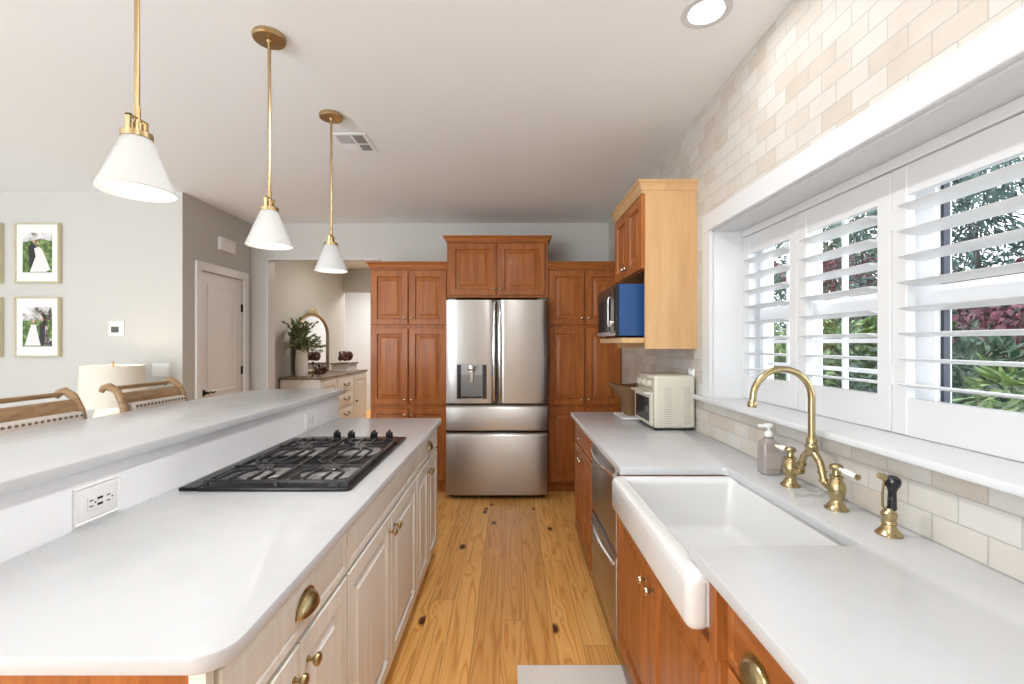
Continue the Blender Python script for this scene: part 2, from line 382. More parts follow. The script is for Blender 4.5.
# hall beyond the opening
mb = MB(); mb.box(-2.94, -2.82, YB+0.12, 7.7, 0, ZC); struct('wall_hall', mb, M['wall'])
mb = MB(); mb.box(-2.94, -2.84, 7.7, 7.82, 0, ZC); mb.box(-2.84, XW, 7.7, 7.82, 2.27, ZC); mb.box(-1.4, XW, 7.7, 7.82, 0, 2.27)
struct('wall_hall_end', mb, M['wall'])
struct('wall_beyond', box(-3.6, XW, 9.6, 9.72, 0, ZC), M['trimw'])
mb = MB(); mb.box(-3.72, -3.6, 7.7, 9.72, 0, ZC); mb.box(-3.6, -2.94, 7.7, 7.82, 0, ZC); mb.box(-0.4, -0.3, 7.82, 9.6, 0, ZC); struct('wall_beyond_side', mb, M['trimw'])
mb = MB(); mb.box(-0.4, -0.3, YB+0.12, 7.7, 0, ZC); struct('wall_hall_right', mb, M['wall'])
lamp('hall_downlight', 'AREA', (-1.7, 6.2, ZC-0.05), 10, (1, 0.93, 0.84), 0.5, 0.5)
lamp('far_room_light', 'AREA', (-2.2, 8.7, ZC-0.05), 26, (1, 0.98, 0.95), 0.8, 0.8)
# opening casing
mb = MB(); mb.box(ox0-0.0, ox0+0.015, YB-0.012, YB+0.132, 0, oz); mb.box(ox0, ox1, YB-0.012, YB+0.132, oz-0.015, oz)
struct('trim_1', mb, M['trimw'])
# door casing and door
mb = MB()
for a, b in ((dy0-0.075, dy0), (dy1, dy1+0.075)): mb.box(-2.735, -2.715, a, b, 0, dz1+0.0, 0.004)
mb.box(-2.735, -2.715, dy0-0.075, dy1+0.075, dz1, dz1+0.075, 0.004)
struct('trim_2', mb, M['doorw'])

# ------------------------------------------------------------------ raised panel helper
def face(orient, plane):
    if orient == '-Y': return lambda u, v, n: (u, plane-n, v)
    if orient == '+X': return lambda u, v, n: (plane+n, u, v)
    if orient == '-X': return lambda u, v, n: (plane-n, u, v)
def panel(F, u0, u1, v0, v1, t=0.02, fw=0.055, raised=True, mb=None):
    """frame and panel front: loops of inset, height"""
    mb = mb or MB()
    L = [(0, 0), (0, t-0.003), (0.003, t)]
    if raised: L += [(fw, t), (fw+0.002, t-0.008), (fw+0.006, t-0.0155), (fw+0.012, t-0.0155), (fw+0.040, t-0.004), (fw+0.0415, t-0.001)]
    else: L += [(fw*0.35, t), (fw*0.35+0.004, t-0.004), (fw*0.35+0.010, t-0.001), (fw*0.35+0.013, t)]
    vs = []; fs = []
    for ins, n in L:
        vs += [F(u0+ins, v0+ins, n), F(u1-ins, v0+ins, n), F(u1-ins, v1-ins, n), F(u0+ins, v1-ins, n)]
    for i in range(len(L)-1):
        for k in range(4): fs.append((4*i+k, 4*i+(k+1) % 4, 4*i+4+(k+1) % 4, 4*i+4+k))
    fs.append((0, 3, 2, 1)); n = 4*(len(L)-1); fs.append((n, n+1, n+2, n+3))
    return mb.add(vs, fs)
def knob(F, u, v, t=0.02, r=0.015):
    a = Vector(F(u, v, t)); d = Vector(F(u, v, t+1))-a
    return MB().lathe([(0.007, 0), (0.0085, 0.002), (0.0045, 0.005), (0.0045, 0.013), (r*0.75, 0.018), (r, 0.023), (r*0.85, 0.029), (r*0.4, 0.0325), (0.0001, 0.033)], a, d, 16)
def cup(F, u, v, t=0.02, hw=0.048, hh=0.021, dp=0.025):
    """bin pull: a quarter dome open below, with a flange"""
    mb = MB(); vs = []; fs = []; nu, nv = 16, 8
    for shell, sc in ((0, 1.0), (1, 0.9)):
        for i in range(nu+1):
            a = PI*i/nu
            for j in range(nv+1):
                b = PI/2*j/nv
                vs.append(F(u-hw*sc*math.cos(a), v-hh+2*hh*sc*math.sin(a)*math.sin(b)*0.98, t+dp*sc*math.sin(a)**0.7*math.cos(b)))
    W = nv+1; N = (nu+1)*W
    for sh in range(2):
        for i in range(nu):
            for j in range(nv):
                q = [sh*N+i*W+j, sh*N+(i+1)*W+j, sh*N+(i+1)*W+j+1, sh*N+i*W+j+1]
                fs.append(q if sh == 0 else q[::-1])
    for i in range(nu): fs.append([i*W, N+i*W, N+(i+1)*W, (i+1)*W])
    mb.add(vs, fs)
    # flange
    fl = [F(u-(hw+0.004)*math.cos(PI*i/nu), v-hh+(2*hh+0.005)*math.sin(PI*i/nu), t+0.002) for i in range(nu+1)]
    fl2 = [F(u-(hw-0.002)*math.cos(PI*i/nu), v-hh+(2*hh-0.002)*math.sin(PI*i/nu), t+0.002) for i in range(nu+1)]
    mb.add(fl+fl2, [(i, i+1, nu+2+i, nu+1+i) for i in range(nu)])
    return mb
def crown(x0, x1, y0, y1, z0, h, out, sides):
    """moulding with outward steps on the named sides"""
    prof = [(0.004, 0), (0.004, 0.18), (0.25, 0.28), (0.32, 0.5), (0.62, 0.74), (0.90, 0.80), (0.90, 0.86), (1.0, 0.9), (1.0, 1.0)]
    vs = []; fs = []
    for o, z in prof:
        d = o*out
        a, b, c, e = (x0-d if 'x' in sides else x0), (x1+d if 'X' in sides else x1), (y0-d if 'y' in sides else y0), (y1+d if 'Y' in sides else y1)
        vs += [(a, c, z0+z*h), (b, c, z0+z*h), (b, e, z0+z*h), (a, e, z0+z*h)]
    for i in range(len(prof)-1):
        for k in range(4): fs.append((4*i+k, 4*i+(k+1) % 4, 4*i+4+(k+1) % 4, 4*i+4+k))
    fs.append((0, 3, 2, 1)); n = 4*(len(prof)-1); fs.append((n, n+1, n+2, n+3))
    return MB().add(vs, fs)

# white interior door
F = face('+X', -2.755)
dd = panel(F, dy0+0.003, dy1-0.003, 0.01, dz1-0.004, 0.014, 0.0, False)
d1 = MB()
d1.box(-2.79, -2.748, dy0+0.003, dy1-0.003, 0.01, dz1-0.004)
d = link('door_1', d1, M['doorw']); d['kind'] = 'structure'
F = face('+X', -2.748)
for (a, b) in ((0.95, 1.93), (0.18, 0.80)):
    pm = MB(); vs = []; fs = []
    for ins, n in ((0, 0.0005), (0.0, 0.008), (0.012, 0.008), (0.02, 0.002), (0.05, 0.006)):
        u0, u1, v0, v1 = dy0+0.11+ins, dy1-0.11-ins, a+ins, b-ins
        vs += [F(u0, v0, n), F(u1, v0, n), F(u1, v1, n), F(u0, v1, n)]
    for i in range(4):
        for k in range(4): fs.append((4*i+k, 4*i+(k+1) % 4, 4*i+4+(k+1) % 4, 4*i+4+k))
    fs.append((16, 17, 18, 19)); pm.add(vs, fs); link('door_panel', pm, M['doorw'], d)
for z in (1.76, 1.13, 0.3):
    link('door_hinge', box(-2.748, -2.732, dy1-0.016, dy1-0.001, z-0.04, z+0.04, 0.002), M['blackm'], d)
hm = MB().lathe([(0.0, 0), (0.03, 0.001), (0.03, 0.006), (0.012, 0.010), (0.010, 0.045), (0.012, 0.05), (0, 0.052)], (-2.748, dy0+0.055, 0.955), (1, 0, 0), 20)
hm.tube([(-2.702, dy0+0.055, 0.955), (-2.700, dy0+0.09, 0.962), (-2.702, dy0+0.13, 0.950), (-2.706, dy0+0.165, 0.962)], [0.009, 0.008, 0.007, 0.004], 10)
link('door_handle', hm, M['blackm'], d)

# ------------------------------------------------------------------ window, recess, casing, sill
mb = MB()
XS = 1.19
mb.box(XW-0.018, XW, 0.0, 2.42, WZ1, WZ1+0.095, 0.003)
mb.box(XW-0.026, XW, 0.0, 2.335, WZ1-0.002, WZ1+0.012, 0.003)
mb.box(XW-0.018, XW, WY1, 2.42, WZ0+0.02, WZ1, 0.003)
struct('trim_3', mb, M['trimw'])
mb = MB(); mb.box(XW, XW+0.27, WY1-0.008, WY1, WZ0+0.02, WZ1); mb.box(XW, XW+0.27, WY0, WY0+0.008, WZ0+0.02, WZ1); mb.box(XW, XW+0.27, WY0, WY1, WZ1-0.008, WZ1)
struct('trim_4', mb, M['trimw'])
mb = MB(); mb.box(XW-0.045, XW+0.28, 0.0, 2.50, WZ0, WZ0+0.022, 0.004, 2)
sill = struct('window_sill', mb, M['trimw']); sill.name = 'trim_5'
ZS = WZ0+0.022
def window(n, y0, y1, muntins):
    mb = MB(); X0, X1 = 1.275, 1.325
    f = 0.035
    mb.box(X0, X1, y0, y0+f, ZS, WZ1-0.008); mb.box(X0, X1, y1-f, y1, ZS, WZ1-0.008)
    mb.box(X0, X1, y0+f, y1-f, ZS, ZS+0.05); mb.box(X0, X1, y0+f, y1-f, WZ1-0.05, WZ1-0.008)
    mb.box(X0-0.005, X1-0.01, y0+f, y1-f, 1.515, 1.575, 0.004)
    o = struct('window_%d' % n, mb, M['sash'])
    g = 0.003 if muntins else 0.010
    gk = MB()
    for z0, z1 in ((ZS+0.05, 1.515), (1.575, WZ1-0.05)):
        gk.box(1.292, 1.312, y0+f, y0+f+g, z0, z1); gk.box(1.292, 1.312, y1-f-g, y1-f, z0, z1)
        gk.box(1.292, 1.312, y0+f, y1-f, z1-g, z1); gk.box(1.292, 1.312, y0+f, y1-f, z0, z0+g)
    link('window_gasket', gk, M['sash'] if muntins else M['gasket'], o)
    link('window_pane', box(1.300, 1.304, y0+f, y1-f, ZS+0.05, WZ1-0.05), M['glass'], o)
    if muntins:
        mm = MB(); c = y1-0.197
        mm.box(1.294, 1.310, c-0.009, c+0.009, ZS+0.05, 1.515, 0.002); mm.box(1.294, 1.310, c-0.009, c+0.009, 1.575, WZ1-0.05, 0.002)
        for z in (1.30, 1.41): mm.box(1.2955, 1.3085, y0+f, y1-f, z-0.008, z+0.008)
        link('window_muntin', mm, M['sash'], o)
window(1, 1.965, WY1-0.008, True); window(2, 1.40, 1.965, True); window(3, WY0+0.008, 1.40, False)

# plantation shutters
mb = MB(); zt, zb = 1.945, ZS
mb.box(XS-0.01, XS+0.03, WY0+0.008, WY1-0.008, 1.938, WZ1-0.008, 0.003)
SP = [(1.888, 2.318), (1.424, 1.882), (0.960, 1.418), (0.496, 0.954), (0.032, 0.490)]
for y in (1.885, 1.421, 0.957, 0.493): mb.box(XS+0.005, XS+0.028, y-0.0025, y+0.0025, ZS, 1.938)
mb.box(XS-0.01, XS+0.03, WY1-0.012, WY1-0.008, ZS, 1.938)
struct('trim_6', mb, M['shut'])
sl = ['leftmost white louvred shutter panel, narrow, by the white window jamb', 'second white louvred shutter panel, directly behind the tall brass spout',
      'large white louvred shutter panel at the right edge, open onto dark foliage', 'white louvred shutter panel nearest the camera over the right counter', 'last white louvred shutter panel at the near end of the window']
for i, (a, b) in enumerate(SP[:4]):
    t = thing('shutter', sl[i], 'shutter', (XS, (a+b)/2, ZS+0.002), 'white louvred shutters in the window')
    sw = 0.052; z0 = ZS+0.002; z1 = 1.936; lo, hi = 1.236, 1.846
    for y0_, y1_ in ((a, a+sw), (b-sw, b)): link('stile', box(XS, XS+0.028, y0_, y1_, z0, z1, 0.002), M['shut'], t)
    link('top_rail', box(XS+0.002, XS+0.026, a+sw, b-sw, hi, z1), M['shut'], t)
    link('bottom_rail', box(XS+0.002, XS+0.026, a+sw, b-sw, z0, lo), M['shut'], t)
    if i < 3:
        for z in (1.30, 1.78): link('hinge', box(XS-0.004, XS+0.001, b-0.006, b+0.003, z-0.03, z+0.03, 0.001), M['shut'], t)
    for k in range(8):
        z = lo+0.038+k*0.0763; an = math.radians(6); ca, sa = math.cos(an), math.sin(an)
        prof = []
        for q in range(20):
            th = 2*PI*q/20; px = 0.0445*math.cos(th); pz = 0.0055*math.sin(th)
            prof.append((px*ca-(-pz)*sa*0+pz*sa, -px*sa+pz*ca))
        mbl = MB(); vs = [(XS+0.014+p[0], a+sw+0.001, z+p[1]) for p in prof]+[(XS+0.014+p[0], b-sw-0.001, z+p[1]) for p in prof]
        fs = [(q, (q+1) % 20, 20+(q+1) % 20, 20+q) for q in range(20)]+[tuple(range(20)), tuple(range(20, 40))]
        mbl.add(vs, fs); link('louver', mbl, M['shut'], t, smooth=60)

# ------------------------------------------------------------------ tall cabinets at the back
def pantry(label, x0, x1, cols, sides):
    t = thing('pantry_cabinet', label, 'cabinet', ((x0+x1)/2, 4.5, 0), 'tall pantry cabinets either side of the refrigerator')
    mb = MB(); mb.box(x0, x1, 4.24, YB-0.002, 0.10, 2.105); mb.box(x0, x1, 4.30, YB-0.002, 0.0, 0.10)
    link('body', mb, M['cherry'], t)
    link('crown_moulding', crown(x0, x1, 4.222, YB-0.002, 2.09, 0.066, 0.035, sides), M['cherryh'], t)
    F = face('-Y', 4.24)
    rows = ((1.575, 2.075), (0.83, 1.545), (0.125, 0.80))
    for ci, (a, b) in enumerate(cols):
        for ri, (z0, z1) in enumerate(rows):
            d = link('door', panel(F, a, b, z0, z1), M['cherry'], t)
            u = b-0.025 if ci == 0 else a+0.025
            v = (z0+0.06) if ri == 0 else ((z0+0.05) if ri == 1 else z1-0.06)
            link('knob', knob(F, u, v, 0.02, 0.013), M['nickel'], d)
    return t
pantry('tall brown wood pantry cabinet left of the steel refrigerator', -1.300, -0.585, ((-1.29, -0.948), (-0.935, -0.592)), 'xy')
pantry('tall brown wood pantry cabinet between the steel refrigerator and the microwave', 0.352, XW-0.002, ((0.362, 0.690), (0.704, 1.03)), 'y')
t = thing('overhead_cabinet', 'short two-door brown wood cabinet with crown above the refrigerator', 'cabinet', (-0.115, 4.5, 1.82))
mb = MB(); mb.box(-0.583, 0.350, 4.215, YB-0.002, 1.825, 2.345)
link('body', mb, M['cherry'], t)
link('crown_moulding', crown(-0.583, 0.350, 4.197, YB-0.002, 2.335, 0.055, 0.035, 'xXy'), M['cherryh'], t)
F = face('-Y', 4.215)
for a, b, k in ((-0.558, -0.128, -0.152), (-0.106, 0.324, -0.082)):
    d = link('door', panel(F, a, b, 1.845, 2.322), M['cherry'], t); link('knob', knob(F, k, 1.90, 0.02, 0.013), M['nickel'], d)

# ------------------------------------------------------------------ refrigerator
t = thing('refrigerator', 'stainless steel french door refrigerator with water dispenser at the aisle end', 'refrigerator', (-0.117, 4.45, 0))
fx0, fx1 = -0.571, 0.336
link('body', box(fx0+0.006, fx1-0.006, 4.14, 4.76, 0.03, 1.785, 0.003), mat('fridge_side', (0.16, 0.16, 0.165), 0.5, 0.5), t)
mb = MB()
for x in (fx0+0.06, fx1-0.06): mb.lathe([(0.02, 0), (0.02, 0.03)], (x, 4.2, 0))
mb.box(fx0+0.02, fx1-0.02, 4.13, 4.2, 0.012, 0.03)
link('foot', mb, M['rubber'], t)
def bowed(x0, x1, z0, z1, yf, yb, hl=0, hr=0, topscoop=0):
    """door with bowed front; hl/hr scoop at the left or right edge"""
    n = 28; mb = MB(); xs = [x0+(x1-x0)*i/n for i in range(n+1)]
    def y(i):
        u = i/n; e = 0.010*(abs(2*u-1)**8)
        e += 0.016*math.exp(-((u-0.0)/0.05)**2)*hl + 0.016*math.exp(-((1-u)/0.05)**2)*hr
        return yf+e-0.004*(1-(2*u-1)**2)
    zs = [z0, z0+0.006, z1-0.03, z1-0.012, z1-0.004, z1]; off = [0.004, 0, 0, topscoop*0.5, topscoop, topscoop+0.004]
    vs = []; fs = []
    for j, z in enumerate(zs):
        for i in range(n+1): vs.append((xs[i], y(i)+off[j], z))
    for j in range(len(zs)-1):
        for i in range(n): fs.append((j*(n+1)+i, j*(n+1)+i+1, (j+1)*(n+1)+i+1, (j+1)*(n+1)+i))
    b = len(vs)
    for z in zs:
        vs += [(x0, yb, z), (x1, yb, z)]
    for j in range(len(zs)-1):
        fs.append((j*(n+1), (j+1)*(n+1), b+2*j+2, b+2*j)); fs.append((j*(n+1)+n, b+2*j+1, b+2*j+3, (j+1)*(n+1)+n))
        fs.append((b+2*j, b+2*j+2, b+2*j+3, b+2*j+1))
    fs.append(tuple(range(n+1))+(b+1, b)); J = len(zs)-1
    fs.append(tuple(J*(n+1)+i for i in range(n, -1, -1))+(b+2*J, b+2*J+1))
    mb.add(vs, fs); return mb
xm = -0.1175
dl = link('door', bowed(fx0, xm-0.003, 0.862, 1.792, 4.062, 4.135, 0, 1), M['steel'], t)
dr = link('door', bowed(xm+0.003, fx1, 0.862, 1.792, 4.062, 4.135, 1, 0), M['steel'], t)
for s, dd in ((-1, dl), (1, dr)):
    hb = MB(); x = xm+s*0.026
    hb.tube([(x, 4.075, 0.885), (x, 4.056, 0.93), (x, 4.047, 1.1), (x, 4.045, 1.33), (x, 4.047, 1.56), (x, 4.056, 1.73), (x, 4.075, 1.775)], 0.006, 8, 1.6, (0, 1, 0))
    link('handle', hb, M['chrome'], dd)
d1 = link('drawer', bowed(fx0, fx1, 0.622, 0.850, 4.058, 4.135, 0, 0, 0.016), M['steel'], t); d1['label'] = 'upper narrow steel drawer'
d2 = link('drawer', bowed(fx0, fx1, 0.046, 0.602, 4.058, 4.135, 0, 0, 0.016), M['steel'], t); d2['label'] = 'tall lower freezer drawer'
disp = link('water_dispenser', box(-0.475, -0.205, 4.052, 4.075, 0.905, 1.215, 0.003), M['dispgrey'], t)
link('bezel', box(-0.470, -0.435, 4.049, 4.0525, 0.91, 1.21), M['glazed'], disp); link('bezel', box(-0.245, -0.210, 4.049, 4.0525, 0.91, 1.21), M['glazed'], disp)
link('niche', box(-0.432, -0.248, 4.0495, 4.0525, 0.93, 1.12), mat('niche', (0.22, 0.22, 0.225), 0.3, 0.3), disp)
mb = MB().lathe([(0.042, 0), (0.042, 0.03), (0.028, 0.045), (0.028, 0.06)], (-0.34, 4.045, 1.205), (0, 0, -1), 20); mb.box(-0.352, -0.328, 4.035, 4.05, 1.05, 1.14, 0.002)
link('spout', mb, M['chrome'], disp)
link('drip_tray', box(-0.43, -0.25, 4.03, 4.05, 0.918, 0.93, 0.002), M['black'], disp)
link('hinge_cover', box(fx0+0.01, fx0+0.09, 4.08, 4.16, 1.792, 1.803, 0.003), M['dispgrey'], t)
link('hinge_cover', box(fx1-0.09, fx1-0.01, 4.08, 4.16, 1.792, 1.803, 0.003), M['dispgrey'], t)

# ------------------------------------------------------------------ island
def arc(cx, cy, r, a0, a1, n=8): return [(cx+r*math.cos(a0+(a1-a0)*i/n), cy+r*math.sin(a0+(a1-a0)*i/n)) for i in range(n+1)]
IX = -0.443; IY0, IY1 = 0.703, 2.96; IW = -1.128
pts = [(IW, IY0)] + arc(IX-0.055, IY0+0.055, 0.055, -PI/2, 0) + arc(IX-0.02, IY1-0.02, 0.02, 0, PI/2, 4) + [(IW, IY1)]
o = link('island_worktop', MB().prism(pts, 0.885, 0.915, 0.004), M['quartz'], loc=(-0.8, 1.8, 0.885)); tag(o, 'white quartz worktop on the island with the gas cooktop in it', 'countertop')
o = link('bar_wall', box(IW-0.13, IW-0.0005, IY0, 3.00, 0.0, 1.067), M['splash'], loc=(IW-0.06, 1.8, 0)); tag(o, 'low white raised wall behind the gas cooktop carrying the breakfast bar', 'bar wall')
pts = [(-1.69, 0.60), (-1.10, 0.60)] + [(-1.10, 3.03)] + arc(-1.42, 2.76, 0.27, PI/2, PI, 10)
o = link('breakfast_bar_top', MB().prism(pts, 1.068, 1.10, 0.005), M['quartz'], loc=(-1.4, 1.8, 1.068)); tag(o, 'raised white quartz breakfast bar top in front of the wooden stools', 'countertop')
def island_cab(label, y0, y1, split, pull, endp=False):
    t = thing('island_cabinet', label, 'cabinet', (-0.8, (y0+y1)/2, 0), 'off-white cabinets under the island worktop')
    mb = MB(); mb.box(IW, -0.49, y0+0.0005, y1-0.0005, 0.10, 0.885); mb.box(IW, -0.55, y0+0.0005, y1-0.0005, 0, 0.10)
    link('body', mb, M['glaze'], t)
    F = face('+X', -0.49); g = 0.006
    dr = link('drawer', panel(F, y0+g, y1-g, 0.742, 0.868, 0.02, 0.06, False), M['glaze'], t)
    if pull: link('cup_pull', cup(F, (y0+y1)/2+0.018, 0.812), M['brass'], dr)
    for (a, b, u) in ((y0+g, split-0.003, split-0.034), (split+0.003, y1-g, split+0.034)):
        d = link('door', panel(F, a, b, 0.125, 0.728, 0.02, 0.05), M['glaze'], t)
        link('knob', knob(F, u, 0.668, 0.02, 0.0155), M['brassd'], d)
    return t
a = island_cab('off-white island cabinet nearest the camera with a brass cup pull', 0.735, 1.32, 1.022, True)
mb = MB(); mb.box(IW, -0.505, 0.715, 0.7345, 0.0, 0.884); link('end_panel', mb, M['cherry'], a)
link('corner_post', box(-0.505, -0.478, 0.715, 0.7345, 0.0, 0.884), M['glaze'], a)
island_cab('wide off-white island cabinet without drawer pull below the gas cooktop', 1.32, 2.30, 1.805, False)
island_cab('off-white island cabinet farthest from the camera, towards the refrigerator', 2.30, 2.94, 2.62, True)

# wall outlets
def outlet(label, name, F, u, v, hw, hh, rot, usb=False, group=None, gang=1, switches=0):
    c = F(u, v, 0); t = thing(name, label, 'switch plate' if switches else 'outlet', c, group)
    pl = panel(F, u-hw, u+hw, v-hh, v+hh, 0.006, 0.008, False); link('cover_plate', pl, M['plast'], t)
    def bx(m, u0, u1, v0, v1, n0, n1):
        a = F(u0, v0, n0); b = F(u1, v1, n1); m.box(a[0], b[0], a[1], b[1], a[2], b[2])
    if switches:
        for k in range(switches):
            cu = u+(k-(switches-1)/2)*0.046; m = MB(); bx(m, cu-0.016, cu+0.016, v-0.033, v+0.033, 0.006, 0.009); link('rocker', m, M['plast'], t)
        return t
    m = MB(); w_, h_ = (0.036, 0.017) if rot else (0.017, 0.036)
    bx(m, u-w_, u+w_, v-h_, v+h_, 0.006, 0.0085); link('socket', m, M['plast'], t)
    m = MB()
    for s in (-1, 1):
        cu = u+s*0.026 if rot else u; cv = v if rot else v+s*0.02
        if rot:
            bx(m, cu-0.005, cu+0.005, cv-0.009, cv-0.006, 0.0085, 0.0093); bx(m, cu-0.005, cu+0.005, cv+0.006, cv+0.009, 0.0085, 0.0093)
            bx(m, cu+0.010, cu+0.014, cv-0.002, cv+0.002, 0.0085, 0.0093)
        else:
            bx(m, cu-0.008, cu-0.006, cv-0.004, cv+0.004, 0.0085, 0.0093); bx(m, cu+0.006, cu+0.008, cv-0.004, cv+0.004, 0.0085, 0.0093)
    if usb:
        for s in (-1, 1): bx(m, u-0.008, u+0.008, v+s*0.008-0.003, v+s*0.008+0.003, 0.0085, 0.0093)
    link('slots', m, M['slot'], t)
    return t
F = face('+X', IW)
outlet('white outlet with dark USB ports on the bar wall, nearest the camera', 'wall_outlet', F, 1.243, 0.972, 0.070, 0.050, True, True, 'outlets on the bar wall')
outlet('small white outlet on the far end of the bar wall beyond the cooktop', 'wall_outlet', F, 2.56, 0.972, 0.062, 0.045, True, False, 'outlets on the bar wall')

# ------------------------------------------------------------------ gas cooktop
t = thing('gas_cooktop', 'black gas cooktop with cast iron grates set in the white island worktop', 'cooktop', (-0.8, 1.9, 0.915))
cx0, cx1, cy0, cy1 = -1.022, -0.522, 1.485, 2.305; zt = 0.9155
pts = arc(cx1-0.02, cy0+0.02, 0.02, -PI/2, 0, 4)+arc(cx1-0.01, cy1-0.01, 0.01, 0, PI/2, 3)+[(cx0, cy1), (cx0, cy0)]
link('cooktop_plate', MB().prism(pts, zt, zt+0.014, 0.005), M['cook'], t)
link('downdraft_vent', box(-1.088, -1.028, cy0+0.005, cy1-0.01, zt, zt+0.012, 0.003), M['blackm'], t)
BN = [(-0.655, 1.665, 0.052), (-0.895, 1.665, 0.040), (-0.655, 1.985, 0.040), (-0.895, 1.985, 0.047)]
for bx_, by_, r in BN:
    b = link('burner', MB().lathe([(r+0.05, 0), (r+0.048, 0.003), (r+0.012, 0.004), (r+0.01, 0.012), (r, 0.014), (r-0.008, 0.014)], (bx_, by_, zt+0.014), n=28), M['alum'], t)
    link('burner_cap', MB().lathe([(r-0.006, 0), (r-0.004, 0.006), (r-0.008, 0.010), (0.001, 0.011)], (bx_, by_, zt+0.027), n=24), M['iron'], b)
gz = zt+0.036
def bar(mb, a, b, w_=0.0052, h=0.008, z=gz):
    a = Vector((a[0], a[1], z)); b = Vector((b[0], b[1], z)); d = (b-a).normalized(); s = Vector((-d.y, d.x, 0))*w_
    vs = []
    for p in (a, b):
        for zz in (-h, h):
            for q in (-1, 1): vs.append((p.x+s.x*q, p.y+s.y*q, p.z+zz))
    mb.add(vs, [(0, 1, 3, 2), (4, 6, 7, 5), (0, 4, 5, 1), (2, 3, 7, 6), (0, 2, 6, 4), (1, 5, 7, 3)])
def leg(mb, x, y): mb.box(x-0.006, x+0.006, y-0.006, y+0.006, zt+0.012, gz-0.004)
for gy0, gy1 in ((1.505, 1.822), (1.828, 2.145)):
    g = MB(); gx0, gx1 = cx0+0.018, cx1-0.02; gc = (gy0+gy1)/2; xc = (gx0+gx1)/2
    for y in (gy0, gy1): bar(g, (gx0, y), (gx1, y), 0.0042, 0.0045, gz-0.006)
    for x in (gx0, gx1): bar(g, (x, gy0), (x, gy1), 0.0042, 0.0045, gz-0.006)
    bar(g, (xc, gy0), (xc, gy1), 0.0038, 0.005)
    for bx_ in (-0.655, -0.895):
        for dx in (-0.075, -0.03, 0.03, 0.075):       # fingers that run in from the near and far edges and bend to the burner
            for ye, sg in ((gy0, 1), (gy1, -1)):
                bend = gc-sg*0.075; tip = gc-sg*0.030
                bar(g, (bx_+dx, ye), (bx_+dx, bend), 0.0036, 0.0048); bar(g, (bx_+dx, bend), (bx_+dx*0.45, tip), 0.0036, 0.0048)
                g.box(bx_+dx-0.0038, bx_+dx+0.0038, ye-0.004, ye+0.004, gz-0.012, gz+0.0048)
        for xe, sg in ((xc, 1 if bx_ > xc else -1), (gx1 if bx_ > xc else gx0, -1 if bx_ > xc else 1)):
            bar(g, (xe, gc), (bx_-sg*0.035, gc), 0.0036, 0.0048)
    for x in (gx0, xc, gx1):
        for y in (gy0, gy1): leg(g, x, y)
    link('grate', g, M['iron'], t)
for x in (-0.845, -0.775, -0.665, -0.590):
    k = link('control_knob', MB().lathe([(0.022, 0), (0.022, 0.004), (0.018, 0.008), (0.017, 0.034), (0.014, 0.038), (0.001, 0.039)], (x, 2.225, zt+0.014), n=18), M['black'], t)
    link('grip', box(x-0.005, x+0.005, 2.207, 2.243, zt+0.050, zt+0.062, 0.003), M['black'], k)

# ------------------------------------------------------------------ right hand run
CX = 0.430
nx = 0.85; ny0, ny1 = 1.095, 1.782; r = 0.03
pts = [(CX, -0.6), (XW-0.001, -0.6), (XW-0.001, 3.225), (CX, 3.225), (CX, ny1)] + arc(nx-r, ny1-r, r, PI/2, 0, 6) + arc(nx-r, ny0+r, r, 0, -PI/2, 6) + [(CX, ny0)]
o = link('sink_worktop', MB().prism(pts, 0.885, 0.915, 0.003), M['quartz'], loc=(0.8, 1.3, 0.885)); tag(o, 'long white quartz worktop under the window with the sink cut out', 'countertop')
def base_cab(label, y0, y1, build, ztop=0.885):
    t = thing('base_cabinet', label, 'cabinet', (0.75, (y0+y1)/2, 0), 'brown wood base cabinets below the window')
    mb = MB(); mb.box(0.475, XW-0.003, y0+0.0005, y1-0.0005, 0.10, ztop); mb.box(0.545, XW-0.003, y0+0.0005, y1-0.0005, 0, 0.10)
    link('body', mb, M['cherry'], t); build(t, face('-X', 0.475), y0, y1); return t
def b_far(t, F, y0, y1):
    d = link('drawer', panel(F, y0+0.008, y1-0.01, 0.735, 0.868, 0.02, 0.05, False), M['cherry'], t); link('knob', knob(F, (y0+y1)/2, 0.80), M['brass2'], d)
    c = (y0+y1)/2
    for a, b, u in ((y0+0.008, c-0.002, c-0.03), (c+0.002, y1-0.01, c+0.03)):
        d = link('door', panel(F, a, b, 0.125, 0.722), M['cherry'], t); link('knob', knob(F, u, 0.665), M['nickel'], d)
base_cab('brown wood base cabinet with drawer under the toaster oven and basket', 2.535, 3.20, b_far)
def b_sink(t, F, y0, y1):
    c = 1.478
    for a, b, u in ((y0+0.02, c-0.003, c-0.034), (c+0.003, y1-0.012, c+0.036)):
        d = link('door', panel(F, a, b, 0.125, 0.712), M['cherry'], t); link('knob', knob(F, u, 0.615, 0.02, 0.0135), M['nickel'], d)
    link('filler', box(0.4755, XW-0.003, 0.971, 1.012, 0.6755, 0.884), M['cherry'], t)
    link('rail', box(0.4755, 0.483, 1.0125, 1.79, 0.676, 0.7515), M['cherry'], t)
    link('filler', box(0.440, 0.475, 0.975, 1.008, 0.716, 0.882, 0.003), M['cherry'], t)
    link('filler', box(0.475, XW-0.003, 1.792, 1.949, 0.68, 0.884), M['cherry'], t)
base_cab('brown wood sink base cabinet with two doors below the white apron sink', 0.97, 1.95, b_sink, 0.675)
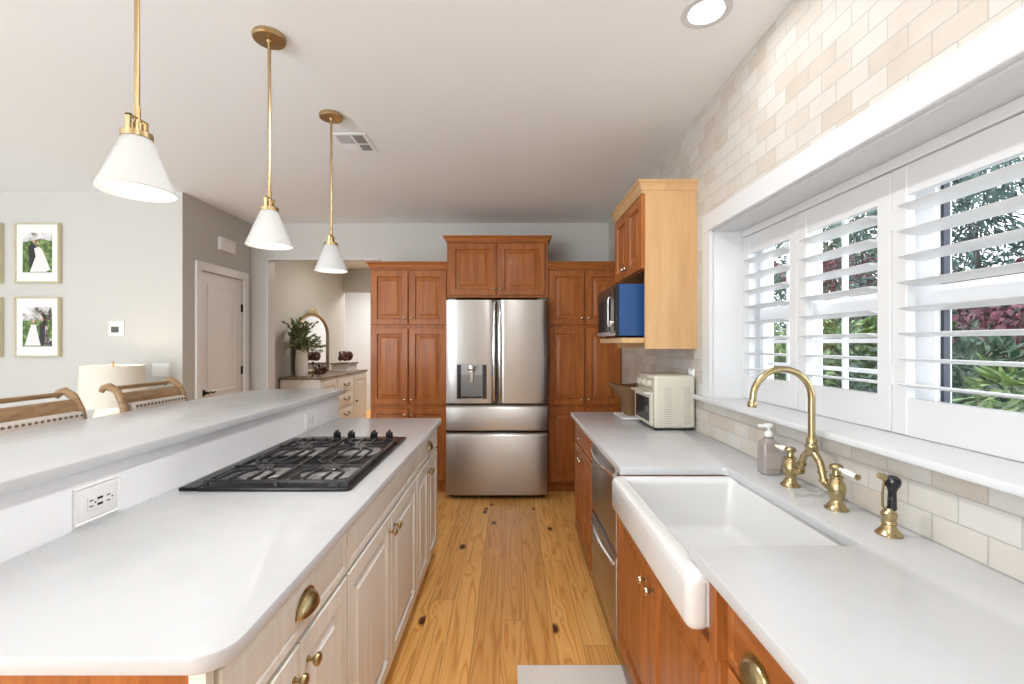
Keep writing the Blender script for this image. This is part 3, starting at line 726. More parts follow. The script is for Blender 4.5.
def b_near(t, F, y0, y1):
    c = (y0+y1)/2
    d = link('drawer', panel(F, y0+0.008, y1-0.015, 0.735, 0.868, 0.02, 0.05, False), M['cherryh'], t); link('cup_pull', cup(F, 0.835, 0.795), M['brassd'], d)
    for a, b, u in ((y0+0.008, c-0.002, c-0.03), (c+0.002, y1-0.015, c+0.03)):
        d = link('door', panel(F, a, b, 0.125, 0.722), M['cherry'], t); link('knob', knob(F, u, 0.665), M['nickel'], d)
base_cab('brown wood base cabinet with an aged cup pull, nearest the camera right of the sink', 0.55, 0.97, b_near)
# dishwasher: two drawers
t = thing('dishwasher', 'stainless two-drawer dishwasher between the sink and the far base cabinet', 'dishwasher', (0.75, 2.24, 0))
link('body', box(0.49, XW-0.01, 1.953, 2.531, 0.10, 0.880), M['dark'], t)
link('toe_kick', box(0.54, XW-0.01, 1.953, 2.531, 0.0, 0.10), M['dark'], t)
for z0, z1 in ((0.495, 0.862), (0.112, 0.478)):
    dr = link('drawer', box(0.455, 0.49, 1.957, 2.527, z0, z1, 0.004, 2), M['steel'], t)
    hb = MB(); pth = [(0.455-0.018*math.sin(PI*i/10)-0.004, 1.99+0.504*i/10, z1-0.038) for i in range(11)]
    hb.tube(pth, 0.008, 8, 1.3); link('handle', hb, M['chrome'], dr)

# apron sink
bm = bmesh.new()
def rr(x0, x1, y0, y1, r, n=5):
    return arc(x1-r, y1-r, r, 0, PI/2, n)+arc(x0+r, y1-r, r, PI/2, PI, n)+arc(x0+r, y0+r, r, PI, 1.5*PI, n)+arc(x1-r, y0+r, r, 1.5*PI, 2*PI, n)
sx0, sx1, sy0, sy1 = 0.398, 0.905, 1.018, 1.786; zt_ = 0.884
L = []
for ins, z, rad in ((0.02, 0.690, 0.03), (0.004, 0.70, 0.03), (0.0, 0.76, 0.025), (0.0, 0.77, 0.025), (0.0, 0.868, 0.025), (0.004, 0.880, 0.025), (0.014, zt_, 0.025),
                    (0.040, zt_, 0.03), (0.048, 0.878, 0.03), (0.052, 0.862, 0.035), (0.060, 0.72, 0.045), (0.075, 0.702, 0.045), (0.11, 0.698, 0.05)):
    L.append([(x, y, z) for x, y in rr((0.485 if len(L) < 3 else sx0+ins), sx1-ins, sy0+ins, sy1-ins, rad)])
n = len(L[0]); vs = [p for l in L for p in l]; fs = []
for i in range(len(L)-1):
    for k in range(n): fs.append((i*n+k, i*n+(k+1) % n, (i+1)*n+(k+1) % n, (i+1)*n+k))
fs.append(tuple(range(n))[::-1]); fs.append(tuple((len(L)-1)*n+k for k in range(n)))
t = thing('apron_sink', 'white fireclay apron front sink set in the window worktop', 'sink', (0.65, 1.40, 0.69))
link('basin', MB().add(vs, fs), M['fire'], t, smooth=50)
# apron drop in front of the cabinet face
mb = MB(); mb.box(sx0-0.002, 0.452, sy0-0.003, sy1+0.003, 0.752, 0.880, 0.022, 5); link('apron', mb, M['fire'], t, smooth=50)
link('drain', MB().lathe([(0.045, 0), (0.045, 0.002), (0.03, 0.003), (0.028, 0.0005), (0.001, 0.0005)], (0.68, 1.40, 0.698), n=24), M['brass2'], t)

# bridge faucet
t = thing('bridge_faucet', 'tall brass bridge faucet with gooseneck spout and white porcelain levers', 'faucet', (0.956, 1.442, 0.915))
FX = 0.956; FY = 1.442
z = 0.9155
for y, s in ((1.552, 1), (1.333, -1)):
    b = link('valve_body', MB().lathe([(0.031, 0), (0.031, 0.004), (0.026, 0.008), (0.022, 0.014), (0.016, 0.024), (0.0155, 0.030), (0.022, 0.045), (0.0245, 0.060), (0.022, 0.074), (0.0165, 0.084), (0.0145, 0.090), (0.018, 0.092), (0.018, 0.097), (0.011, 0.101), (0.010, 0.113), (0.017, 0.116), (0.018, 0.124), (0.014, 0.130), (0.004, 0.133), (0.001, 0.134)], (FX, y, z), n=22), M['brass'], t)
    link('lever', MB().lathe([(0.006, 0), (0.006, 0.014), (0.008, 0.018), (0.0095, 0.026), (0.0085, 0.045), (0.0065, 0.062), (0.006, 0.066)], (FX, y+s*0.012, z+0.120), (0, s, -0.05), 14), M['porc'], b)
    link('lever_tip', MB().lathe([(0.006, 0), (0.0085, 0.003), (0.0085, 0.007), (0.001, 0.010)], (FX, y+s*0.077, z+0.117), (0, s, -0.05), 14), M['brass'], b)
mb = MB()
for y, s in ((1.552, 1), (1.333, -1)):
    d = abs(y-FY)
    p = [(FX, y-s*0.012, z+0.058), (FX, y-s*0.030, z+0.054), (FX, y-s*0.046, z+0.060), (FX, y-s*0.056, z+0.076), (FX, y-s*0.062, z+0.096), (FX, y-s*0.072, z+0.118), (FX, y-s*0.088, z+0.133), (FX, FY, z+0.142)]
    mb.tube(p, [0.011, 0.0105, 0.0105, 0.0105, 0.0105, 0.0105, 0.0115, 0.012], 14)
    mb.lathe([(0.0145, 0), (0.0145, 0.010)], (FX, y-s*0.050, z+0.062), (0, -s*0.4, 0.9), 16); mb.lathe([(0.0135, 0), (0.0135, 0.006)], (FX, y-s*0.060, z+0.088), (0, -s*0.3, 0.95), 16)
link('bridge', mb, M['brass'], t, smooth=50)
mb = MB().lathe([(0.010, 0), (0.017, 0.006), (0.0185, 0.014), (0.0175, 0.026), (0.019, 0.028), (0.019, 0.034), (0.015, 0.038), (0.0165, 0.052), (0.013, 0.056), (0.012, 0.06)], (FX, FY, z+0.128), n=20)
link('collar', mb, M['brass'], t, smooth=50)
R = 0.093; zc = 1.226
p = [(FX, FY, z+0.18), (FX, FY, z+0.24), (FX, FY, zc-0.02)]+[(FX-R+R*math.cos(a*PI/180), FY, zc+R*math.sin(a*PI/180)) for a in range(0, 181, 10)]+[(FX-2*R-0.002, FY, zc-0.014)]
mb = MB().tube(p, 0.0105, 16); mb.lathe([(0.0105, 0), (0.013, 0.003), (0.014, 0.014), (0.0125, 0.02), (0.009, 0.02)], (FX-2*R-0.001, FY, zc-0.008), (-0.12, 0, -1), 16)
link('spout', mb, M['brass'], t, smooth=50)

# side sprayer
t = thing('side_sprayer', 'brass side sprayer with a black handle right of the bridge faucet', 'sprayer', (0.962, 1.155, 0.915))
sxx, syy = 0.962, 1.155
link('base', MB().lathe([(0.029, 0), (0.029, 0.004), (0.024, 0.009), (0.018, 0.016), (0.0145, 0.026), (0.0165, 0.028), (0.0165, 0.033), (0.0145, 0.037), (0.0175, 0.050), (0.0175, 0.055), (0.013, 0.060), (0.012, 0.068), (0.001, 0.069)], (sxx, syy, z), n=22), M['brass'], t)
link('handle', MB().lathe([(0.009, 0), (0.0105, 0.004), (0.0095, 0.03), (0.009, 0.045), (0.012, 0.055), (0.0165, 0.062), (0.0185, 0.072), (0.0165, 0.080), (0.008, 0.086), (0.001, 0.087)], (sxx+0.004, syy-0.004, z+0.064), (0.02, 0, 1), n=18), M['black'], t)
mb = MB().tube([(sxx-0.002, syy, z+0.138), (sxx-0.014, syy, z+0.146), (sxx-0.026, syy+0.002, z+0.150)], [0.008, 0.009, 0.007], 12); mb.tube([(sxx-0.013, syy, z+0.135), (sxx-0.017, syy, z+0.10), (sxx-0.016, syy, z+0.07)], 0.0028, 8)
link('trigger', mb, M['brass'], t)

# soap dispenser bottle
t = thing('soap_bottle', 'clear taupe soap pump bottle on the counter left of the faucet', 'soap bottle', (0.966, 1.70, 0.915))
pts = [(x, y) for x, y in rr(0.966-0.031, 0.966+0.031, 1.70-0.028, 1.70+0.028, 0.010, 4)]
mb = MB(); n = len(pts); vs = []; fs = []
prof = [(0.9, 0), (1, 0.004), (1, 0.105), (0.93, 0.115), (0.55, 0.126), (0.45, 0.13), (0.45, 0.138)]
for sc, zz in prof: vs += [(0.966+(x-0.966)*sc, 1.70+(y-1.70)*sc, z+zz) for x, y in pts]
for i in range(len(prof)-1):
    for k in range(n): fs.append((i*n+k, i*n+(k+1) % n, (i+1)*n+(k+1) % n, (i+1)*n+k))
fs.append(tuple(range(n))); fs.append(tuple((len(prof)-1)*n+k for k in range(n)))
link('bottle', mb.add(vs, fs), M['soap'], t)
link('label_sticker', box(0.966-0.026, 0.966+0.026, 1.6712, 1.6718, z+0.025, z+0.085), M['label'], t)
mb = MB().lathe([(0.015, 0), (0.016, 0.012), (0.012, 0.018), (0.006, 0.02), (0.006, 0.032), (0.014, 0.034), (0.015, 0.046), (0.001, 0.048)], (0.966, 1.70, z+0.1385), n=16)
mb.box(0.928, 0.966, 1.692, 1.708, z+0.172, z+0.182, 0.002); link('pump', mb, M['pump'], t)

# ------------------------------------------------------------------ wall cabinet and microwave
t = thing('wall_cabinet', 'light wood wall cabinet with crown at the right, over the microwave', 'cabinet', (0.9, 2.85, 1.37))
wy0, wy1 = 2.53, 3.18
link('side_panel', box(0.752, XW-0.001, wy0, wy0+0.019, 1.37, 2.262), M['maple'], t)
link('side_panel', box(0.752, XW-0.001, wy1-0.019, wy1, 1.37, 2.262), M['maple'], t)
mb = MB(); mb.box(0.752, XW-0.001, wy0+0.019, wy1-0.019, 1.812, 2.262); mb.box(XW-0.012, XW-0.001, wy0+0.019, wy1-0.019, 1.37, 1.812)
link('body', mb, M['cherry'], t)
link('shelf', box(0.625, XW-0.013, wy0+0.0195, wy1-0.0195, 1.402, 1.432, 0.003), M['maple'], t)
link('crown_moulding', crown(0.73, XW-0.001, wy0, wy1, 2.235, 0.072, 0.022, 'xyY'), M['maple'], t)
F = face('-X', 0.752); c = (wy0+wy1)/2
for a, b, u in ((wy0+0.006, c-0.002, c-0.03), (c+0.002, wy1-0.006, c+0.03)):
    d = link('door', panel(F, a, b, 1.818, 2.232), M['cherry'], t); link('knob', knob(F, u, 1.865, 0.02, 0.013), M['nickel'], d)
t = thing('microwave', 'black microwave with a bright blue side on the wall cabinet shelf', 'microwave', (0.8, 2.86, 1.432))
my0, my1 = 2.605, 3.125
link('casing', box(0.625, 0.985, my0, my1, 1.443, 1.742, 0.004), M['blue'], t)
link('front_panel', box(0.604, 0.6245, my0, my1, 1.443, 1.742, 0.003), M['black'], t)
link('trim_strip', box(0.6025, 0.6038, my0+0.002, my1-0.002, 1.446, 1.47), M['steel'], t)
link('door_window', box(0.5985, 0.6035, my0+0.15, my1-0.03, 1.475, 1.71, 0.002), M['glazed'], t)
link('control_panel', box(0.598, 0.6035, my0+0.015, my0+0.115, 1.46, 1.725, 0.002), M['black'], t)
link('handle', MB().tube([(0.6035, my0+0.132, 1.68), (0.590, my0+0.132, 1.67), (0.590, my0+0.132, 1.51), (0.6035, my0+0.132, 1.50)], 0.004, 8), M['steel'], t)
link('dial', MB().lathe([(0.018, 0), (0.017, 0.012), (0.001, 0.013)], (0.598, my0+0.065, 1.52), (-1, 0, 0), 18), M['chrome'], t)
mb = MB()
for x in (0.66, 0.95):
    for y in (my0+0.04, my1-0.04): mb.lathe([(0.012, 0), (0.012, 0.0105)], (x, y, 1.4325), n=12)
link('foot', mb, M['rubber'], t)

# toaster oven
t = thing('toaster_oven', 'cream toaster oven with knobs on the counter under the wall cabinet', 'toaster oven', (0.9, 2.69, 0.915))
tx0, tx1, ty0, ty1, tz0, tz1 = 0.800, 1.028, 2.52, 2.86, 0.928, 1.222
link('casing', box(tx0, tx1, ty0, ty1, tz0, tz1, 0.016, 3), M['cream'], t)
mb = MB()
for i in range(16): mb.box(0.858, 0.895, ty0-0.0006, ty0, 0.955+i*0.013, 0.959+i*0.013); mb.box(0.965, 1.0, ty0-0.0006, ty0, 0.955+i*0.013, 0.959+i*0.013)
link('side_vent', mb, mat('vent_shadow', (0.40, 0.38, 0.32), 0.6), t)
dd = link('door', box(tx0-0.018, tx0-0.0005, ty0+0.008, ty1-0.008, 0.94, 1.130, 0.005), M['cream'], t)
link('door_glass', box(tx0-0.021, tx0-0.018, ty0+0.04, ty1-0.04, 0.962, 1.095), M['glazed'], dd)
link('door_handle', MB().tube([(tx0-0.018, ty0+0.03, 1.118), (tx0-0.042, ty0+0.03, 1.122), (tx0-0.042, ty1-0.03, 1.122), (tx0-0.018, ty1-0.03, 1.118)], 0.007, 8), M['cream'], dd)
for i in range(3):
    k = link('knob', MB().lathe([(0.024, 0), (0.023, 0.006), (0.018, 0.008), (0.017, 0.022), (0.001, 0.023)], (tx0-0.0005, ty0+0.07+i*0.10, 1.173), (-1, 0, 0), 18), M['cream'], t)
link('knob_trim', box(tx0-0.003, tx0-0.0005, ty0+0.02, ty1-0.02, 1.14, 1.206), mat('panel_brass', (0.5, 0.46, 0.36), 0.4, 0.4), t)
mb = MB()
for x in (0.83, 1.0):
    for y in (ty0+0.03, ty1-0.03): mb.box(x-0.016, x+0.016, y-0.012, y+0.012, 0.9155, 0.9285)
link('foot', mb, M['rubber'], t)
# basket
def basket():
    mb = MB(); n = 28; P = [(0.030, 0.08, 0.0), (0.034, 0.085, 0.01), (0.048, 0.105, 0.08), (0.105, 0.15, 0.15), (0.135, 0.17, 0.185), (0.137, 0.172, 0.192), (0.130, 0.166, 0.190), (0.10, 0.145, 0.15), (0.043, 0.10, 0.08), (0.03, 0.08, 0.012)]
    vs = []; fs = []
    for a, b, zz in P:
        for k in range(n):
            th = 2*PI*k/n; lift = 0.018*abs(math.cos(th))*(zz/0.19)**2
            cx = 0.798
            vs.append((cx+a*math.copysign(abs(math.cos(th))**0.7, math.cos(th)), 3.04+b*math.copysign(abs(math.sin(th))**0.7, math.sin(th))*0.75, 0.9265+zz+lift))
    for i in range(len(P)-1):
        for k in range(n): fs.append((i*n+k, i*n+(k+1) % n, (i+1)*n+(k+1) % n, (i+1)*n+k))
    fs.append(tuple(range(n))); fs.append(tuple((len(P)-1)*n+k for k in range(n)))
    return mb.add(vs, fs)
o = link('wicker_basket', basket(), M['wicker'], loc=(0.78, 3.04, 0.9265), smooth=50); tag(o, 'flared brown wicker basket on the far end of the window counter', 'basket')
o = link('serving_tray', box(0.715, 0.86, 2.895, 3.14, 0.9155, 0.926, 0.003), M['plast'], loc=(0.79, 3.02, 0.9155)); tag(o, 'thin white tray under the brown wicker basket', 'tray')
F = face('-X', XW)
outlet('white outlet on the stone tile behind the cream toaster oven', 'wall_outlet', F, 2.60, 1.20, 0.036, 0.057, False)

# kitchen mat
o = link('floor_mat', box(0.03, 0.50, 1.15, 1.968, 0.0005, 0.012, 0.005, 2), M['towel'], loc=(0.25, 1.5, 0)); tag(o, 'pale rectangular kitchen mat on the pine floor by the sink cabinet', 'mat')

# ------------------------------------------------------------------ pendants
def pendant(y, label, group):
    x = -0.99; t = thing('pendant_lamp', label, 'pendant lamp', (x, y, ZC), group)
    link('canopy', MB().lathe([(0.0, 0), (0.062, 0.0005), (0.064, 0.004), (0.064, 0.016), (0.060, 0.021), (0.012, 0.023), (0.010, 0.032), (0.001, 0.033)], (x, y, ZC), (0, 0, -1), 32), M['brass2'], t)
    link('rod', MB().lathe([(0.0065, 0), (0.0065, ZC-0.03-2.02)], (x, y, 2.02), n=12), M['brass2'], t)
    zt = 1.947
    br = MB()
    br.lathe([(0.036, 0), (0.036, 0.014), (0.030, 0.016), (0.001, 0.016)], (x, y, zt-0.004), n=28)
    br.lathe([(0.014, 0.01), (0.014, 0.036), (0.001, 0.037)], (x, y, zt), n=16)
    for s in (-1, 1): br.box(x-0.006, x+0.006, y+s*0.028-0.003, y+s*0.028+0.003, zt+0.010, zt+0.050)
    br.box(x-0.006, x+0.006, y-0.031, y+0.031, zt+0.046, zt+0.051); br.lathe([(0.0085, 0), (0.0085, 0.05)], (x, y, zt+0.03), n=14)
    link('yoke', br, M['brass2'], t)
    sh = link('shade', MB().lathe([(0.030, 1.945), (0.0335, 1.943), (0.088, 1.803), (0.0865, 1.801), (0.085, 1.803), (0.031, 1.938), (0.029, 1.942)], (x, y, 0), n=48, cap=False), M['shade'], t, smooth=40)
    link('bulb', MB().ball((x, y, 1.865), 0.028, (1, 1, 1.25)), M['bulb'], t)
    l = lamp('pendant_bulb', 'POINT', (x, y, 1.835), 0.3, (1, 0.94, 0.85), 0.05); l.parent = t; l.location = (0, 0, 1.82-ZC)
G = 'brass and glass pendants over the breakfast bar'
pendant(1.208, 'white cone glass pendant on brass rod, nearest and leftmost of three', G)
pendant(1.872, 'white cone glass pendant on brass rod, middle of the three', G)
pendant(2.52, 'white cone glass pendant on brass rod, smallest, farthest along the island', G)

# recessed lights and vent
def downlight(x, y, label, e=18):
    t = thing('ceiling_downlight', label, 'downlight', (x, y, ZC), 'recessed round ceiling lights')
    link('trim_ring', MB().lathe([(0.092, 0), (0.091, 0.003), (0.070, 0.0045), (0.064, 0.002), (0.064, 0.0)], (x, y, ZC-0.0002), (0, 0, -1), 40, False), M['trimw'], t, smooth=50)
    link('lens', MB().lathe([(0.0001, 0.004), (0.063, 0.004), (0.064, 0.001)], (x, y, ZC-0.0002), (0, 0, -1), 36), M['lens'], t)
    l = lamp('downlight_beam', 'AREA', (0, 0, -0.012), e, (0.97, 0.975, 0.985), 0.11, shape='DISK'); l.parent = t
downlight(0.749, 1.736, 'round white recessed ceiling light near the tiled window wall', 0.8)
for x, y, e, lb in ((-0.05, 1.40, 8.5, 'over the aisle beside the sink'), (-0.02, 0.1, 4.5, 'over the aisle just behind the camera'), (0.0, -2.2, 4, 'at the rear of the kitchen aisle'),
                    (-2.6, 0.9, 0.5, 'over the bar stools'), (-2.2, -0.9, 3, 'behind the bar stools'), (-3.9, 1.2, 1.5, 'over the dining area')):
    downlight(x, y, 'added round ceiling fill light outside the view, ' + lb, e)  # extra unseen downlights added as fill for floor, cabinets and ceiling
t = thing('ceiling_vent', 'square white ceiling air vent with dark slots near the farthest pendant', 'air vent', (-0.97, 2.88, ZC))
link('vent_frame', box(-1.085, -0.87, 2.735, 3.00, ZC-0.005, ZC-0.0005, 0.002), M['ceil'], t)
for (a, b, c, d, mm) in ((-1.060, -0.975, 2.757, 2.868, 'ventl'), (-0.957, -0.895, 2.757, 2.868, 'ventg'), (-1.060, -0.975, 2.888, 2.972, 'ceil'), (-0.957, -0.895, 2.888, 2.972, 'ventg')):
    m_ = MB(); n = 9
    for i in range(n):
        y = c+(d-c)*i/n; m_.box(a, b, y, y+(d-c)/n*0.62, ZC-0.0075, ZC-0.005)
    link('slats', m_, M[mm], t)
    link('backing', box(a, b, c, d, ZC-0.0055, ZC-0.0048), M['dark'] if mm == 'ventg' else M['ventl'], t)

# ------------------------------------------------------------------ dining wall: pictures, thermostat, switches
def picture(cx, cz, label, kind):
    y = 3.80; W, H = 0.370, 0.498
    t = thing('framed_photograph', label, 'picture', (cx, y, cz), 'pale gold framed wedding photographs')
    fr = MB(); d = 0.035; b = 0.012
    fr.box(cx-W/2, cx-W/2+b, y-d, y-0.001, cz-H/2, cz+H/2, 0.002); fr.box(cx+W/2-b, cx+W/2, y-d, y-0.001, cz-H/2, cz+H/2, 0.002)
    fr.box(cx-W/2+b, cx+W/2-b, y-d, y-0.001, cz+H/2-b, cz+H/2, 0.002); fr.box(cx-W/2+b, cx+W/2-b, y-d, y-0.001, cz-H/2, cz-H/2+b, 0.002)
    link('frame', fr, M['goldframe'], t)
    link('mount', box(cx-W/2+b, cx+W/2-b, y-0.022, y-0.002, cz-H/2+b, cz+H/2-b), M['mat'], t)
    w2, h2 = 0.122, 0.165; yy = y-0.0235
    ph = MB(); cz2 = cz+0.003
    def poly(p, dy): ph.add([(cx+a*w2, yy-dy, cz2+c*h2) for a, c in p], [tuple(range(len(p)))])
    def ell(a, c, ra, rc, dy): poly([(a+ra*math.cos(2*PI*k/14), c+rc*math.sin(2*PI*k/14)) for k in range(14)], dy)
    mats = [M['ph_green'], M['ph_sky'], M['pdress'], M['pdark'], M['skin'], M['ph_dark']]
    ph.mi = 0; ph.box(cx-w2, cx+w2, yy, yy+0.0014, cz2-h2, cz2+h2)
    if kind == 1:
        ph.mi = 1; poly([(-1, 1), (1, 1), (1, 0.55), (0.2, 0.7), (-1, 0.5)], 0.0003)
        ph.mi = 3; poly([(-0.62, 0.3), (-0.35, 0.5), (-0.1, 0.35), (-0.12, -0.9), (-0.5, -0.9)], 0.0006)
        ph.mi = 2; poly([(-0.2, 0.2), (0.1, 0.3), (0.35, 0.15), (0.9, -0.85), (0.6, -0.97), (-0.5, -0.97), (-0.1, -0.2)], 0.0009)
        ph.mi = 4; ell(-0.22, 0.58, 0.10, 0.085, 0.0012); ell(0.06, 0.47, 0.09, 0.08, 0.0012)
        ph.mi = 5; ell(0.10, 0.53, 0.10, 0.075, 0.0010)
    else:
        ph.mi = 1; poly([(-1, 1), (1, 1), (1, 0.35), (-1, 0.3)], 0.0003)
        ph.mi = 5; poly([(0.3, -0.95), (0.35, 0.5), (-0.2, 0.95), (0.2, 0.95), (0.6, 0.6), (0.95, 1.0), (1, 0.3), (0.72, 0.35), (0.7, -0.5), (1, -0.6), (1, -1), (0.3, -1)], 0.0005)
        ph.mi = 3; poly([(0.18, 0.1), (0.4, 0.22), (0.55, 0.05), (0.5, -0.95), (0.12, -0.95)], 0.0008)
        ph.mi = 2; poly([(-0.4, 0.1), (-0.08, 0.1), (0.05, -0.4), (0.25, -0.95), (-0.85, -0.95), (-0.6, -0.35)], 0.0011)
        ph.mi = 4; ell(-0.24, 0.27, 0.10, 0.09, 0.0014); ell(0.34, 0.36, 0.09, 0.085, 0.0014)
    link('photo_print', ph, mats, t, smooth=0, fix=False)
px = 120.7
def wx(x): return (x-510)/px
def wz(y): return 1.40+(343.5-y)/px
picture(wx(36.5), wz(252.8), 'upper pale gold framed photo of a bride with a trailing veil', 1)
picture(wx(36.5), wz(327.0), 'lower pale gold framed photo of a couple under a tree', 2)
picture(wx(-22), wz(252.8), 'upper pale gold frame cut by the left edge of the view', 1)
picture(wx(-22), wz(327.0), 'lower pale gold frame cut by the left edge of the view', 2)
F = face('-Y', 3.80)
t = thing('thermostat', 'small white wall thermostat with a dark square screen', 'thermostat', (wx(113.5), 3.80, wz(328.5)))
link('wall_plate', panel(F, wx(106), wx(121.5), wz(336), wz(321), 0.008, 0.02, False), M['plast'], t)
link('screen', box(wx(109), wx(116.5), 3.788, 3.7918, wz(332.5), wz(326.5), 0.001), mat('lcd', (0.10, 0.10, 0.095), 0.3), t)
outlet('white triple light switch plate beside the lit table lamp', 'switch_plate', F, wx(158.3), wz(369.8), 0.074, 0.057, False, switches=3)
F = face('+X', -2.735)
o = link('door_chime', panel(F, 4.26, 4.49, 2.28, 2.40, 0.03, 0.02, False), M['doorw'], loc=(-2.735, 4.37, 2.34)); tag(o, 'plain rectangular white chime box on the wall above the white door', 'door chime')

# table lamp on a console
o = thing('console_table', 'cream console table along the dining wall carrying the lit lamp', 'table', (-3.1, 3.4, 0))
link('table_top', box(-3.8, -2.80, 3.12, 3.70, 0.72, 0.752, 0.004), M['cabw'], o)
for x in (-3.76, -2.84):
    for y in (3.16, 3.66): link('leg', box(x-0.03, x+0.03, y-0.03, y+0.03, 0, 0.72, 0.003), M['cabw'], o)
t = thing('table_lamp', 'lit table lamp with a wide cream drum shade behind the stools', 'lamp', (-2.963, 3.40, 0.752))
lx, ly = -2.963, 3.40
link('lamp_base', MB().lathe([(0.09, 0), (0.09, 0.012), (0.05, 0.02), (0.105, 0.07), (0.12, 0.11), (0.105, 0.15), (0.05, 0.185), (0.02, 0.20), (0.015, 0.23), (0.001, 0.231)], (lx, ly, 0.7525), n=32), M['amber'], t)
link('shade', MB().lathe([(0.202, 0.935), (0.188, 1.235), (0.185, 1.235), (0.199, 0.935), (0.202, 0.935)], (lx, ly, 0), n=48, cap=False), M['lshade'], t, smooth=60)
mb = MB().lathe([(0.006, 0), (0.006, 0.27), (0.012, 0.275), (0.001, 0.29)], (lx, ly, 0.98), n=10)
for a in (0, 2*PI/3, 4*PI/3): mb.tube([(lx, ly, 1.228), (lx+0.186*math.cos(a), ly+0.186*math.sin(a), 1.228)], 0.003, 6)
link('harp', mb, M['brassd'], t)
l = lamp('table_lamp_bulb', 'POINT', (0, 0, 0), 1.6, (1, 0.84, 0.62), 0.04); l.parent = t; l.location = (0, 0, 0.36)

# ------------------------------------------------------------------ bar stools
def stool(yc, label):
    t = thing('bar_stool', label, 'bar stool', (-1.95, yc, 0), 'scroll back wooden bar stools at the breakfast bar')
    hw = 0.20
    for s in (-1, 1):
        y = yc+s*hw
        p = [(-1.83, y, 0.76), (-1.845, y, 0.90), (-1.865, y, 1.04), (-1.880, y, 1.11), (-1.908, y, 1.168), (-1.945, y, 1.192), (-1.975, y, 1.184), (-1.985, y, 1.165)]
        q = []
        for i in range(len(p)-1):
            for k in range(3): q.append(tuple(p[i][j]+(p[i+1][j]-p[i][j])*k/3 for j in range(3)))
        q.append(p[-1])
        link('back_post', MB().tube(q, [0.021-0.009*(i/len(q))**2 for i in range(len(q))], 12, 0.72, (1, 0, 0)), M['oak'], t, smooth=50)
    link('top_rod', MB().tube([(-1.958, yc-hw+0.01, 1.178), (-1.958, yc+hw-0.01, 1.178)], 0.0105, 12), M['oak'], t)
    rail = MB(); n = 8; vs = []; fs = []
    for i in range(n+1):
        u = i/n; x = -1.872-0.022*u**1.5; zz = 1.108+0.045*u
        for y in (yc-hw+0.012, yc+hw-0.012): vs += [(x, y, zz), (x-0.018, y, zz+0.004)]
    for i in range(n):
        b = 4*i; fs += [(b, b+2, b+6, b+4), (b+1, b+5, b+7, b+3), (b, b+4, b+5, b+1), (b+2, b+3, b+7, b+6)]
    fs += [(0, 1, 3, 2), (4*n, 4*n+2, 4*n+3, 4*n+1)]
    link('back_rail', rail.add(vs, fs), M['oak'], t, smooth=60)
    link('back_cushion', box(-1.885, -1.84, yc-hw+0.02, yc+hw-0.02, 0.80, 1.107, 0.012, 3), M['linen'], t)
    nm = MB()
    for k in range(15): nm.ball((-1.839, yc-hw+0.035+k*(2*hw-0.07)/14, 1.092), 0.0062, n=8, m=5)
    link('nailheads', nm, M['nail'], t)
    link('seat', box(-1.86, -1.42, yc-0.22, yc+0.22, 0.70, 0.77, 0.02, 3), M['linen'], t)
    link('seat_frame', box(-1.85, -1.43, yc-0.21, yc+0.21, 0.655, 0.70, 0.004), M['oak'], t)
    for x in (-1.825, -1.455):
        for s in (-1, 1): link('leg', MB().tube([(x, yc+s*0.185, 0.66), (x+(-0.01 if x < -1.7 else 0.01), yc+s*0.20, 0.0)], [0.022, 0.016], 10), M['oak'], t)
    mb = MB()
    mb.tube([(-1.828, yc-0.19, 0.25), (-1.828, yc+0.19, 0.25)], 0.011, 8); mb.tube([(-1.452, yc-0.19, 0.25), (-1.452, yc+0.19, 0.25)], 0.011, 8)
    link('stretcher', mb, M['oak'], t)
stool(2.41, 'wooden scroll back bar stool in front of the lit lamp, fully in view')
stool(1.79, 'wooden scroll back bar stool cut by the left edge of the view')

# ------------------------------------------------------------------ dresser and ornaments in the hall
t = thing('sideboard', 'cream painted sideboard with brown wood top in the hall', 'sideboard', (-2.5, 6.35, 0))
dx0, dx1, dY0, dY1, dt = -2.80, -2.28, 5.50, 7.30, 0.985
link('body', box(dx0+0.01, dx1-0.02, dY0+0.02, dY1-0.02, 0.06, dt-0.025, 0.004), M['cabw'], t)
link('top', box(dx0, dx1, dY0, dY1, dt-0.025, dt, 0.004), M['walnut'], t)
F = face('+X', dx1-0.02)
for a, b in ((5.54, 6.0), (6.68, 7.24)):
    d = link('door', panel(F, a, b, 0.12, dt-0.06, 0.02, 0.06), M['cabw'], t)
    link('knob', knob(F, b-0.04 if a < 6 else a+0.04, 0.55, 0.02, 0.018), M['blackm'], d)
for z0 in (0.12, 0.33, 0.54, 0.74):
    d = link('drawer', panel(F, 6.03, 6.65, z0, min(z0+0.19, dt-0.06), 0.02, 0.04, False), M['cabw'], t)
    zz = z0+0.095; link('bail_pull', MB().tube([(dx1+0.0, 6.24, zz+0.02), (dx1+0.02, 6.26, zz-0.01), (dx1+0.024, 6.34, zz-0.022), (dx1+0.02, 6.42, zz-0.01), (dx1+0.0, 6.44, zz+0.02)], 0.007, 6), M['blackm'], d)
for y in (dY0+0.08, dY1-0.08):
    for x in (dx0+0.06, dx1-0.08): link('foot', box(x-0.03, x+0.03, y-0.03, y+0.03, 0, 0.06), M['cabw'], t)
